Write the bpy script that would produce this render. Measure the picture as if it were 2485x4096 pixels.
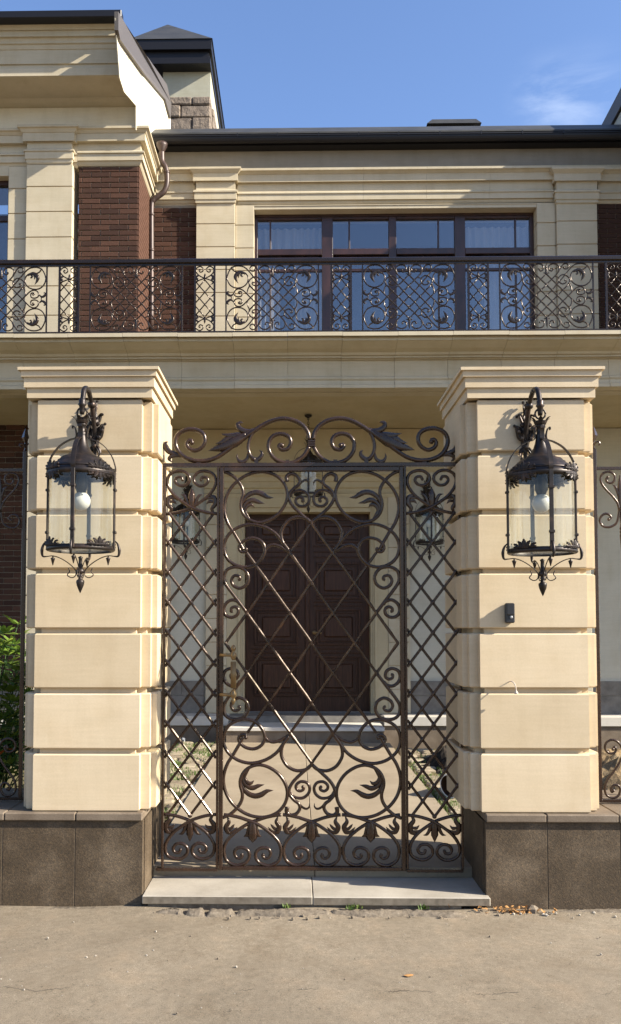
import bpy, math, random
from mathutils import Vector, Matrix, Euler
random.seed(7)
S = bpy.context.scene
for o in list(bpy.data.objects): bpy.data.objects.remove(o)
COL = S.collection

# ------------------------------------------------------------------ camera
FPX, PPX, PPY, W, H = 3500.0, 1119.0, 2338.0, 2485.0, 4096.0
CAM = Vector((0.0, -5.08, 1.6))
ROT = Euler((math.radians(90 + 2.8), 0, math.radians(1.0)), 'XYZ')
cd = bpy.data.cameras.new('camera'); cam = bpy.data.objects.new('camera', cd); COL.objects.link(cam)
cam.location = CAM; cam.rotation_euler = ROT
cd.sensor_width = 36; cd.sensor_fit = 'AUTO'; cd.lens = FPX / H * 36
cd.shift_x = (W / 2 - PPX) / H; cd.shift_y = (PPY - H / 2) / H
cd.clip_start = 0.05; cd.clip_end = 3000
S.camera = cam
RM = ROT.to_matrix()

# ------------------------------------------------------------------ light
SUN = Vector((0.853, -0.238, 0.505)).normalized()
sl = bpy.data.lights.new('sun', 'SUN'); so = bpy.data.objects.new('sun', sl); COL.objects.link(so)
sl.energy = 5.0; sl.angle = math.radians(0.53); sl.color = (1.0, 0.93, 0.80)
so.rotation_euler = SUN.to_track_quat('Z', 'Y').to_euler(); so.location = (6, -3, 9)
wd = bpy.data.worlds.new('World'); S.world = wd; wd.use_nodes = True
wn = wd.node_tree.nodes; wl = wd.node_tree.links
bg = wn['Background']
sky = wn.new('ShaderNodeTexSky'); sky.sky_type = 'NISHITA'; sky.sun_disc = False
sky.sun_elevation = math.asin(SUN.z); sky.sun_rotation = math.atan2(SUN.x, SUN.y)
sky.air_density = 1.0; sky.dust_density = 1.0; sky.ozone_density = 1.4
bg.inputs['Strength'].default_value = 0.09
hs = wn.new('ShaderNodeMix'); hs.data_type = 'RGBA'; hs.blend_type = 'MULTIPLY'; hs.inputs[0].default_value = 1.0
hs.inputs[7].default_value = (0.90, 0.995, 1.20, 1); wl.new(sky.outputs[0], hs.inputs[6]); SKYC = hs.outputs[2]
S.view_settings.view_transform = 'Standard'; S.view_settings.look = 'None'
S.view_settings.gamma = 1.0; S.view_settings.use_curve_mapping = False
S.view_settings.exposure = 1.37
S.cycles.max_bounces = 8; S.cycles.transparent_max_bounces = 12

# ------------------------------------------------------------------ pixel -> point on a plane of the place
def ray(px, py): return RM @ Vector(((px - PPX) / FPX, -(py - PPY) / FPX, -1.0))
def at(px, py, Y):
    d = ray(px, py); t = (Y - CAM.y) / d.y; return CAM + d * t
def atX(px, py, X):
    d = ray(px, py); t = (X - CAM.x) / d.x; return CAM + d * t
def atZ(px, py, Z):
    d = ray(px, py); t = (Z - CAM.z) / d.z; return CAM + d * t
def zz(py, Y, px=1200): return at(px, py, Y).z
def xx(px, Y, py=2300): return at(px, py, Y).x

# ------------------------------------------------------------------ materials
def mat(name, base, rough=0.6, metal=0.0, spec=0.5):
    m = bpy.data.materials.new(name); m.use_nodes = True
    b = m.node_tree.nodes['Principled BSDF']
    b.inputs['Base Color'].default_value = (*base, 1); b.inputs['Roughness'].default_value = rough
    b.inputs['Metallic'].default_value = metal; b.inputs['Specular IOR Level'].default_value = spec
    return m
def N(m, t, **kw):
    n = m.node_tree.nodes.new(t)
    for k, v in kw.items():
        if k in n.inputs: n.inputs[k].default_value = v
        else: setattr(n, k, v)
    return n
def L(m, a, b): m.node_tree.links.new(a, b)
def tex(m, scale, detail=4, rough=0.55, stretch=(1, 1, 1), kind='noise', coord='pos'):
    if coord == 'pos': c = N(m, 'ShaderNodeNewGeometry').outputs['Position']
    else: c = N(m, 'ShaderNodeTexCoord').outputs['Object']
    mp = N(m, 'ShaderNodeMapping'); mp.inputs['Scale'].default_value = stretch; L(m, c, mp.inputs[0])
    if kind == 'noise':
        t = N(m, 'ShaderNodeTexNoise'); t.inputs['Detail'].default_value = detail; t.inputs['Roughness'].default_value = rough
    else:
        t = N(m, 'ShaderNodeTexVoronoi')
    t.inputs['Scale'].default_value = scale; L(m, mp.outputs[0], t.inputs['Vector'])
    return t.outputs[0]
def ramp(m, fac, stops):
    r = N(m, 'ShaderNodeValToRGB'); e = r.color_ramp.elements
    while len(e) < len(stops): e.new(0.5)
    for el, (p, c) in zip(e, stops):
        el.position = p; el.color = (*c, 1) if len(c) == 3 else c
    L(m, fac, r.inputs[0]); return r.outputs[0]
def mix(m, fac, a, b, mode='MIX'):
    n = N(m, 'ShaderNodeMix'); n.data_type = 'RGBA'; n.blend_type = mode
    for i, v in ((0, fac), (6, a), (7, b)):
        if isinstance(v, (int, float)): n.inputs[i].default_value = v
        elif isinstance(v, tuple): n.inputs[i].default_value = (*v, 1)
        else: L(m, v, n.inputs[i])
    return n.outputs[2]
def bsdf(m): return m.node_tree.nodes['Principled BSDF']
def setc(m, out): L(m, out, bsdf(m).inputs['Base Color'])
def bump(m, fac, strength=0.3, dist=0.01):
    b = N(m, 'ShaderNodeBump'); b.inputs['Strength'].default_value = strength; b.inputs['Distance'].default_value = dist
    L(m, fac, b.inputs['Height']); L(m, b.outputs[0], bsdf(m).inputs['Normal'])
def objrand(m): return N(m, 'ShaderNodeObjectInfo').outputs['Random']
def g(v): return (v, v, v)

def limestone(name, a, b, tint=0.15):
    m = mat(name, a, 0.75, 0, 0.3)
    n1 = tex(m, 1.4, 6, 0.6, (1, 1, 2.2)); n2 = tex(m, 9, 5, 0.6, (0.35, 0.35, 6)); n3 = tex(m, 90, 3, 0.7)
    c = ramp(m, n1, [(0.3, a), (0.7, b)])
    c = mix(m, 0.5, c, ramp(m, n2, [(0.3, g(0.90)), (0.7, g(1.04))]), 'MULTIPLY')
    c = mix(m, 0.35, c, ramp(m, n3, [(0.3, g(0.85)), (0.65, g(1.05))]), 'MULTIPLY')
    c = mix(m, 1.0, c, ramp(m, objrand(m), [(0.0, (1 - tint, 1 - tint * 1.1, 1 - tint * 1.3)), (1.0, (1.0, 1.0, 1.0))]), 'MULTIPLY')
    n4 = tex(m, 3, 5, 0.6, (3, 3, 0.5)); n5 = tex(m, 3.3, 4, 0.6)
    c = mix(m, 0.30, c, ramp(m, n4, [(0.34, (0.84, 0.82, 0.78)), (0.52, g(1.0)), (0.75, g(1.05))]), 'MULTIPLY')
    c = mix(m, 0.5, c, ramp(m, n5, [(0.30, (0.90, 0.86, 0.80)), (0.5, g(1.0)), (0.72, (1.03, 1.04, 1.06))]), 'MULTIPLY')
    setc(m, c); bump(m, n3, 0.12, 0.002)
    return m
M = {}
M['stone'] = limestone('pillar_limestone', (0.535, 0.425, 0.276), (0.605, 0.490, 0.332))
M['trim'] = limestone('facade_limestone', (0.45, 0.385, 0.265), (0.52, 0.445, 0.315), 0.06)
M['joint'] = mat('stone_joint', (0.42, 0.30, 0.17), 0.9)
M['plaster'] = limestone('grey_plaster', (0.45, 0.42, 0.335), (0.50, 0.47, 0.38), 0.0)
M['cream'] = limestone('cream_plaster', (0.43, 0.35, 0.215), (0.48, 0.40, 0.25), 0.0)
M['white'] = limestone('white_plaster', (0.62, 0.56, 0.42), (0.68, 0.62, 0.48), 0.0)
# brown rough granite of the plinth
m = M['granite'] = mat('brown_granite', (0.06, 0.045, 0.03), 0.72, 0, 0.25)
n1 = tex(m, 2.6, 6, 0.65); n2 = tex(m, 120, 4, 0.75); n3 = tex(m, 160, kind='voronoi')
c = ramp(m, n1, [(0.3, (0.048, 0.034, 0.020)), (0.50, (0.070, 0.050, 0.031)), (0.66, (0.118, 0.088, 0.058))])
c = mix(m, 0.75, c, ramp(m, n2, [(0.28, g(0.35)), (0.5, g(0.95)), (0.72, (1.9, 1.75, 1.5))]), 'MULTIPLY')
setc(m, c); bump(m, n2, 0.45, 0.006)
m = M['coping'] = mat('coping_granite', (0.25, 0.19, 0.13), 0.7, 0, 0.3)
n1 = tex(m, 5, 5, 0.6); n2 = tex(m, 110, 4, 0.7)
c = ramp(m, n1, [(0.3, (0.115, 0.085, 0.058)), (0.7, (0.20, 0.155, 0.11))])
setc(m, mix(m, 0.6, c, ramp(m, n2, [(0.3, g(0.6)), (0.7, g(1.2))]), 'MULTIPLY')); bump(m, n2, 0.3, 0.004)
m = M['slab'] = mat('pale_granite_slab', (0.5, 0.47, 0.42), 0.6, 0, 0.35)
n1 = tex(m, 3, 5, 0.6); n2 = tex(m, 140, 3, 0.7)
c = ramp(m, n1, [(0.3, (0.27, 0.237, 0.188)), (0.7, (0.41, 0.366, 0.302))])
setc(m, mix(m, 0.5, c, ramp(m, n2, [(0.3, g(0.7)), (0.7, g(1.12))]), 'MULTIPLY')); bump(m, n2, 0.2, 0.002)
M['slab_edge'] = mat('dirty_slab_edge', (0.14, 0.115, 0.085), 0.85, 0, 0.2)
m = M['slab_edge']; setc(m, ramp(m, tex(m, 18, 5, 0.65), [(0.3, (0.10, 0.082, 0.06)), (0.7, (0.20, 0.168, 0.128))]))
M['pale'] = limestone('pale_porch_stone', (0.47, 0.44, 0.38), (0.55, 0.51, 0.45), 0.04)
# dusty asphalt
m = M['asphalt'] = mat('dusty_asphalt', (0.14, 0.12, 0.095), 0.92, 0, 0.15)
n1 = tex(m, 0.9, 7, 0.62); n2 = tex(m, 260, 3, 0.75); n3 = tex(m, 26, 5, 0.7); n4 = tex(m, 3.2, 6, 0.7)
c = ramp(m, n1, [(0.28, (0.170, 0.138, 0.098)), (0.5, (0.202, 0.165, 0.118)), (0.72, (0.245, 0.203, 0.148))])
c = mix(m, 0.75, c, ramp(m, n2, [(0.30, g(0.40)), (0.5, g(0.98)), (0.70, g(1.6))]), 'MULTIPLY')
c = mix(m, 0.6, c, ramp(m, n3, [(0.3, g(0.70)), (0.7, g(1.2))]), 'MULTIPLY')
c = mix(m, 0.9, c, ramp(m, n4, [(0.3, (0.84, 0.80, 0.76)), (0.5, (1.0, 1.0, 1.0)), (0.7, (1.16, 1.10, 1.05))]), 'MULTIPLY')
c = mix(m, 0.8, c, ramp(m, tex(m, 75, 3, 0.6), [(0.30, g(0.55)), (0.40, g(1.0)), (0.62, g(1.0)), (0.72, g(1.45))]), 'MULTIPLY')
geo = N(m, 'ShaderNodeNewGeometry'); sp = N(m, 'ShaderNodeSeparateXYZ'); L(m, geo.outputs['Position'], sp.inputs[0])
def math_(m, op, a, b=None):
    n = N(m, 'ShaderNodeMath'); n.operation = op
    for i, v in ((0, a), (1, b)):
        if v is None: continue
        if isinstance(v, (int, float)): n.inputs[i].default_value = v
        else: L(m, v, n.inputs[i])
    return n.outputs[0]
wob = tex(m, 2.1, 8, 0.72, (1, 0.0, 0))
yy = math_(m, 'ADD', sp.outputs[1], math_(m, 'MULTIPLY', wob, 0.32))
crack = math_(m, 'ABSOLUTE', math_(m, 'ADD', yy, 0.975))
cm = N(m, 'ShaderNodeMapRange'); L(m, crack, cm.inputs[0]); cm.inputs[1].default_value = 0.002; cm.inputs[2].default_value = 0.006
brk = ramp(m, tex(m, 3.0, 3, 0.6, (1, 0.3, 0)), [(0.50, g(1)), (0.60, g(0))])
cf = math_(m, 'MAXIMUM', cm.outputs[0], brk)
c = mix(m, math_(m, 'SUBTRACT', 1.0, cf), c, (0.06, 0.048, 0.036))
setc(m, c); bump(m, n2, 0.5, 0.004)
m = M['rubble'] = mat('broken_mortar', (0.22, 0.19, 0.16), 0.95, 0, 0.1)
n1 = tex(m, 30, 6, 0.7); setc(m, ramp(m, n1, [(0.3, (0.10, 0.080, 0.060)), (0.6, (0.19, 0.155, 0.115)), (0.75, (0.27, 0.225, 0.17))])); bump(m, n1, 0.8, 0.01)
m = M['path'] = mat('tan_path_slab', (0.3, 0.25, 0.18), 0.85, 0, 0.2)
n1 = tex(m, 2.2, 6, 0.6); n2 = tex(m, 60, 4, 0.7)
c = ramp(m, n1, [(0.3, (0.235, 0.185, 0.125)), (0.7, (0.31, 0.25, 0.175))])
setc(m, mix(m, 0.5, c, ramp(m, n2, [(0.3, g(0.8)), (0.7, g(1.1))]), 'MULTIPLY'))
m = M['cobble'] = mat('cobble_stone', (0.3, 0.25, 0.18), 0.9, 0, 0.2)
c = ramp(m, objrand(m), [(0, (0.20, 0.155, 0.105)), (0.5, (0.29, 0.235, 0.16)), (1, (0.37, 0.31, 0.22))])
n1 = tex(m, 25, 5, 0.6); setc(m, mix(m, 0.7, c, ramp(m, n1, [(0.3, g(0.7)), (0.7, g(1.15))]), 'MULTIPLY')); bump(m, n1, 0.4, 0.01)
m = M['soil'] = mat('garden_soil', (0.09, 0.07, 0.045), 0.95, 0, 0.1)
n1 = tex(m, 6, 7, 0.7); setc(m, ramp(m, n1, [(0.3, (0.075, 0.066, 0.03)), (0.55, (0.12, 0.10, 0.05)), (0.75, (0.20, 0.16, 0.10))])); bump(m, n1, 0.8, 0.02)
m = M['dirt'] = mat('dark_earth', (0.03, 0.025, 0.02), 0.95, 0, 0.1)
n1 = tex(m, 28, 7, 0.75); setc(m, ramp(m, n1, [(0.35, (0.012, 0.010, 0.009)), (0.6, (0.045, 0.036, 0.028)), (0.78, (0.16, 0.13, 0.10))])); bump(m, n1, 1.0, 0.03)
m = M['clay'] = mat('yellow_earth', (0.3, 0.22, 0.12), 0.95, 0, 0.1)
n1 = tex(m, 14, 6, 0.7); setc(m, ramp(m, n1, [(0.3, (0.13, 0.085, 0.045)), (0.55, (0.27, 0.19, 0.105)), (0.78, (0.38, 0.30, 0.19))])); bump(m, n1, 0.9, 0.03)
# bronze painted iron
m = M['iron'] = mat('bronze_painted_iron', (0.025, 0.015, 0.010), 0.30, 0.0, 0.5)
n1 = tex(m, 7, 5, 0.6); n2 = tex(m, 70, 3, 0.6)
setc(m, ramp(m, n1, [(0.3, (0.012, 0.0066, 0.0046)), (0.55, (0.022, 0.0112, 0.0072)), (0.78, (0.050, 0.024, 0.012))]))
L(m, ramp(m, n2, [(0.3, g(0.20)), (0.7, g(0.34))]), bsdf(m).inputs['Roughness']); bump(m, n2, 0.12, 0.002)
bsdf(m).inputs['Coat Weight'].default_value = 0.30; bsdf(m).inputs['Coat Roughness'].default_value = 0.24; bsdf(m).inputs['Specular IOR Level'].default_value = 0.45; bsdf(m).inputs['Specular Tint'].default_value = (1.0, 0.76, 0.58, 1)
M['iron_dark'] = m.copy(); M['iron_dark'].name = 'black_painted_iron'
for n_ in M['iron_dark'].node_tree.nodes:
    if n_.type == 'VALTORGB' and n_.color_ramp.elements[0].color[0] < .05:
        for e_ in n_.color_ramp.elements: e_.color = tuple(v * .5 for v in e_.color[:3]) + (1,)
m = M['lantern'] = mat('weathered_lantern_bronze', (0.05, 0.036, 0.028), 0.42, 0.6, 0.5)
n1 = tex(m, 16, 6, 0.65)
setc(m, ramp(m, n1, [(0.3, (0.014, 0.012, 0.011)), (0.55, (0.032, 0.024, 0.020)), (0.8, (0.10, 0.058, 0.038))])); bump(m, n1, 0.3, 0.004)
M['brass'] = mat('aged_brass', (0.22, 0.145, 0.065), 0.4, 0.6)
M['frieze'] = limestone('shaded_frieze_render', (0.21, 0.185, 0.145), (0.25, 0.22, 0.175), 0.0)  # shade under the gutter put into the frieze's darker colour
M['chimney'] = limestone('chimney_render', (0.34, 0.325, 0.25), (0.39, 0.375, 0.29), 0.0)
M['bulb'] = mat('frosted_bulb', (0.50, 0.49, 0.46), 0.25, 0, 0.5)
M['gutter'] = mat('black_gutter_metal', (0.008, 0.007, 0.008), 0.45, 0.0, 0.35)
M['fasc'] = mat('grey_flashing', (0.10, 0.085, 0.072), 0.5, 0.2, 0.4)
m = M['roof'] = mat('dark_roof_sheet', (0.05, 0.048, 0.046), 0.55, 0.2)
setc(m, ramp(m, tex(m, 3, 5), [(0.3, (0.030, 0.029, 0.026)), (0.7, (0.055, 0.052, 0.045))]))
m = M['copper'] = mat('brown_copper_pipe', (0.12, 0.065, 0.045), 0.45, 0.25)
setc(m, ramp(m, tex(m, 5, 5, 0.6, (3, 3, 1)), [(0.3, (0.035, 0.022, 0.018)), (0.7, (0.072, 0.042, 0.032))]))
m = M['wood'] = mat('dark_door_wood', (0.05, 0.022, 0.014), 0.42, 0, 0.25)
setc(m, ramp(m, tex(m, 9, 6, 0.65, (7, 7, 0.5)), [(0.3, (0.025, 0.0105, 0.0058)), (0.7, (0.078, 0.034, 0.0175))]))
m = M['frame'] = mat('window_frame_wood', (0.07, 0.028, 0.02), 0.35, 0, 0.5)
setc(m, ramp(m, tex(m, 8, 5, 0.6, (1, 1, 0.4)), [(0.3, (0.022, 0.010, 0.008)), (0.7, (0.050, 0.021, 0.015))]))
m = M['brick'] = mat('red_brown_brick', (0.13, 0.055, 0.03), 0.85, 0, 0.25)
c = ramp(m, objrand(m), [(0, (0.042, 0.0195, 0.0125)), (0.5, (0.062, 0.028, 0.0168)), (1, (0.086, 0.040, 0.0245))])
n1 = tex(m, 55, 5, 0.7); setc(m, mix(m, 0.6, c, ramp(m, n1, [(0.3, g(0.65)), (0.7, g(1.2))]), 'MULTIPLY')); bump(m, n1, 0.6, 0.006)
m = M['mortar'] = mat('grey_mortar', (0.30, 0.25, 0.185), 0.95, 0, 0.1)
m = M['rock'] = mat('rough_chimney_stone', (0.3, 0.25, 0.2), 0.9, 0, 0.2)
n1 = tex(m, 9, 6, 0.65); c = ramp(m, n1, [(0.3, (0.12, 0.095, 0.075)), (0.7, (0.25, 0.20, 0.155))]); setc(m, c); bump(m, n1, 1.0, 0.05)
m = M['basestone'] = mat('grey_base_stone', (0.2, 0.19, 0.17), 0.8, 0, 0.3)
n1 = tex(m, 6, 6, 0.6); setc(m, ramp(m, n1, [(0.3, (0.11, 0.10, 0.085)), (0.7, (0.21, 0.19, 0.165))])); bump(m, n1, 0.3, 0.01)
m = M['curtain'] = mat('pale_curtain', (0.42, 0.40, 0.37), 0.9)
M['room'] = mat('dark_room', (0.10, 0.098, 0.095), 0.9)
M['black'] = mat('black_plastic', (0.012, 0.012, 0.014), 0.38)
M['grey'] = mat('grey_plastic', (0.30, 0.30, 0.30), 0.4)
M['wire'] = mat('pale_wire', (0.5, 0.42, 0.34), 0.5)
M['pipe'] = mat('white_plastic', (0.72, 0.72, 0.70), 0.4)
M['pipein'] = mat('brown_inside', (0.06, 0.028, 0.014), 0.8)
M['plank'] = mat('blue_grey_board', (0.40, 0.44, 0.50), 0.6)
M['dry'] = mat('dry_leaf', (0.38, 0.19, 0.06), 0.8)
def leafmat(name, cols, rough=0.4):
    m = mat(name, cols[0], rough, 0, 0.5)
    n = tex(m, 7, 3, 0.6)
    setc(m, ramp(m, n, [(0.3 + 0.45 * i / max(1, len(cols) - 1), c) for i, c in enumerate(cols)]))
    b = bsdf(m); tr = N(m, 'ShaderNodeBsdfTranslucent'); L(m, b.inputs['Base Color'].links[0].from_socket, tr.inputs['Color'])
    ms = N(m, 'ShaderNodeMixShader'); ms.inputs[0].default_value = 0.3
    L(m, b.outputs[0], ms.inputs[1]); L(m, tr.outputs[0], ms.inputs[2])
    L(m, ms.outputs[0], m.node_tree.nodes['Material Output'].inputs['Surface'])
    return m
M['leaf'] = leafmat('green_leaf', [(0.09, 0.17, 0.025), (0.17, 0.25, 0.035), (0.30, 0.31, 0.05)])
M['leaf_dark'] = leafmat('dark_green_leaf', [(0.035, 0.085, 0.022), (0.06, 0.13, 0.028)])
M['leaf_silver'] = leafmat('silver_leaf', [(0.36, 0.40, 0.36), (0.46, 0.49, 0.45)], 0.7)
M['leaf_orange'] = leafmat('orange_leaf', [(0.42, 0.07, 0.015), (0.55, 0.13, 0.02)])
M['grass'] = leafmat('short_grass', [(0.06, 0.11, 0.018), (0.10, 0.15, 0.03), (0.17, 0.19, 0.06)], 0.6)
def glassfac(m, base, edge):
    lw = N(m, 'ShaderNodeLayerWeight'); lw.inputs[0].default_value = 0.5
    p = N(m, 'ShaderNodeMath'); p.operation = 'POWER'; L(m, lw.outputs['Facing'], p.inputs[0]); p.inputs[1].default_value = 4
    q = N(m, 'ShaderNodeMath'); q.operation = 'MULTIPLY_ADD'; L(m, p.outputs[0], q.inputs[0]); q.inputs[1].default_value = edge; q.inputs[2].default_value = base
    return q.outputs[0]
m = M['glass'] = bpy.data.materials.new('window_glass'); m.use_nodes = True
nt = m.node_tree; nt.nodes.remove(nt.nodes['Principled BSDF'])
gl = N(m, 'ShaderNodeBsdfGlossy'); gl.inputs['Roughness'].default_value = 0.03; gl.inputs['Color'].default_value = (0.95, 0.97, 1, 1)
tp = N(m, 'ShaderNodeBsdfTransparent'); tp.inputs['Color'].default_value = (0.80, 0.81, 0.82, 1)
fr = glassfac(m, 0.125, 0.5)
ms = N(m, 'ShaderNodeMixShader'); L(m, fr, ms.inputs[0]); L(m, tp.outputs[0], ms.inputs[1]); L(m, gl.outputs[0], ms.inputs[2])
L(m, ms.outputs[0], nt.nodes['Material Output'].inputs['Surface'])
m = M['lglass'] = bpy.data.materials.new('lantern_glass'); m.use_nodes = True
nt = m.node_tree; nt.nodes.remove(nt.nodes['Principled BSDF'])
gl = N(m, 'ShaderNodeBsdfGlossy'); gl.inputs['Roughness'].default_value = 0.02
tp = N(m, 'ShaderNodeBsdfTransparent'); tp.inputs['Color'].default_value = (0.91, 0.92, 0.88, 1)
fr = glassfac(m, 0.045, 0.22)
df = N(m, 'ShaderNodeBsdfTranslucent'); df.inputs['Color'].default_value = (0.8, 0.8, 0.76, 1)
m0 = N(m, 'ShaderNodeMixShader'); L(m, ramp(m, tex(m, 14, 4, 0.6, (1, 1, 0.12)), [(0.42, g(0.02)), (0.75, g(0.16))]), m0.inputs[0]); L(m, tp.outputs[0], m0.inputs[1]); L(m, df.outputs[0], m0.inputs[2])  # milky upright streaks painted into the glass as its reflections
ms = N(m, 'ShaderNodeMixShader'); L(m, fr, ms.inputs[0]); L(m, m0.outputs[0], ms.inputs[1]); L(m, gl.outputs[0], ms.inputs[2])
L(m, ms.outputs[0], nt.nodes['Material Output'].inputs['Surface'])

# thin cirrus wisps in the sky
tc = wn.new('ShaderNodeTexCoord')
cdir = (ray(2150, 400)).normalized()
mp = wn.new('ShaderNodeMapping'); mp.inputs['Scale'].default_value = (5.0, 5.0, 11.0); mp.inputs['Rotation'].default_value = (0.2, 0.9, 0.1)
wl.new(tc.outputs['Generated'], mp.inputs[0])
cn = wn.new('ShaderNodeTexNoise'); cn.inputs['Scale'].default_value = 1.6; cn.inputs['Detail'].default_value = 8; cn.inputs['Roughness'].default_value = 0.62; cn.inputs['Distortion'].default_value = 0.8
wl.new(mp.outputs[0], cn.inputs['Vector'])
cr = wn.new('ShaderNodeValToRGB'); cr.color_ramp.elements[0].position = 0.40; cr.color_ramp.elements[1].position = 0.95
cr.color_ramp.elements[0].color = (0, 0, 0, 1); cr.color_ramp.elements[1].color = (0.36, 0.36, 0.36, 1)
wl.new(cn.outputs[0], cr.inputs[0])
def cloud_at(px, py, r):
    v = ray(px, py).normalized()
    d = wn.new('ShaderNodeVectorMath'); d.operation = 'DISTANCE'; d.inputs[1].default_value = v
    wl.new(tc.outputs['Generated'], d.inputs[0])
    mr = wn.new('ShaderNodeMapRange'); mr.interpolation_type = 'SMOOTHSTEP'
    mr.inputs[1].default_value = 0.0; mr.inputs[2].default_value = r; mr.inputs[3].default_value = 1; mr.inputs[4].default_value = 0
    wl.new(d.outputs['Value'], mr.inputs[0]); return mr.outputs[0]
add = wn.new('ShaderNodeMath'); add.operation = 'ADD'; add.use_clamp = True
wl.new(cloud_at(2180, 370, 0.045), add.inputs[0]); wl.new(cloud_at(2330, 400, 0.06), add.inputs[1])
mul = wn.new('ShaderNodeMath'); mul.operation = 'MULTIPLY'; wl.new(cr.outputs[0], mul.inputs[0]); wl.new(add.outputs[0], mul.inputs[1])
mx = wn.new('ShaderNodeMix'); mx.data_type = 'RGBA'; wl.new(mul.outputs[0], mx.inputs[0]); wl.new(SKYC, mx.inputs[6]); mx.inputs[7].default_value = (6.5, 7.0, 7.6, 1)
wl.new(mx.outputs[2], bg.inputs['Color'])

# ------------------------------------------------------------------ object helpers
ORG = {}
def link(o, parent=None):
    COL.objects.link(o)
    if parent is not None: o.parent = parent
    return o
def tag(o, label=None, cat=None, group=None, kind=None):
    if label: o['label'] = label
    if cat: o['category'] = cat
    if group: o['group'] = group
    if kind: o['kind'] = kind
    return o
def thing(name, label, cat, loc=(0, 0, 0), group=None):
    o = bpy.data.objects.new(name, None); COL.objects.link(o); o.location = loc; o.empty_display_size = 0.2
    ORG[o.name] = Vector(loc); return tag(o, label, cat, group)

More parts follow.
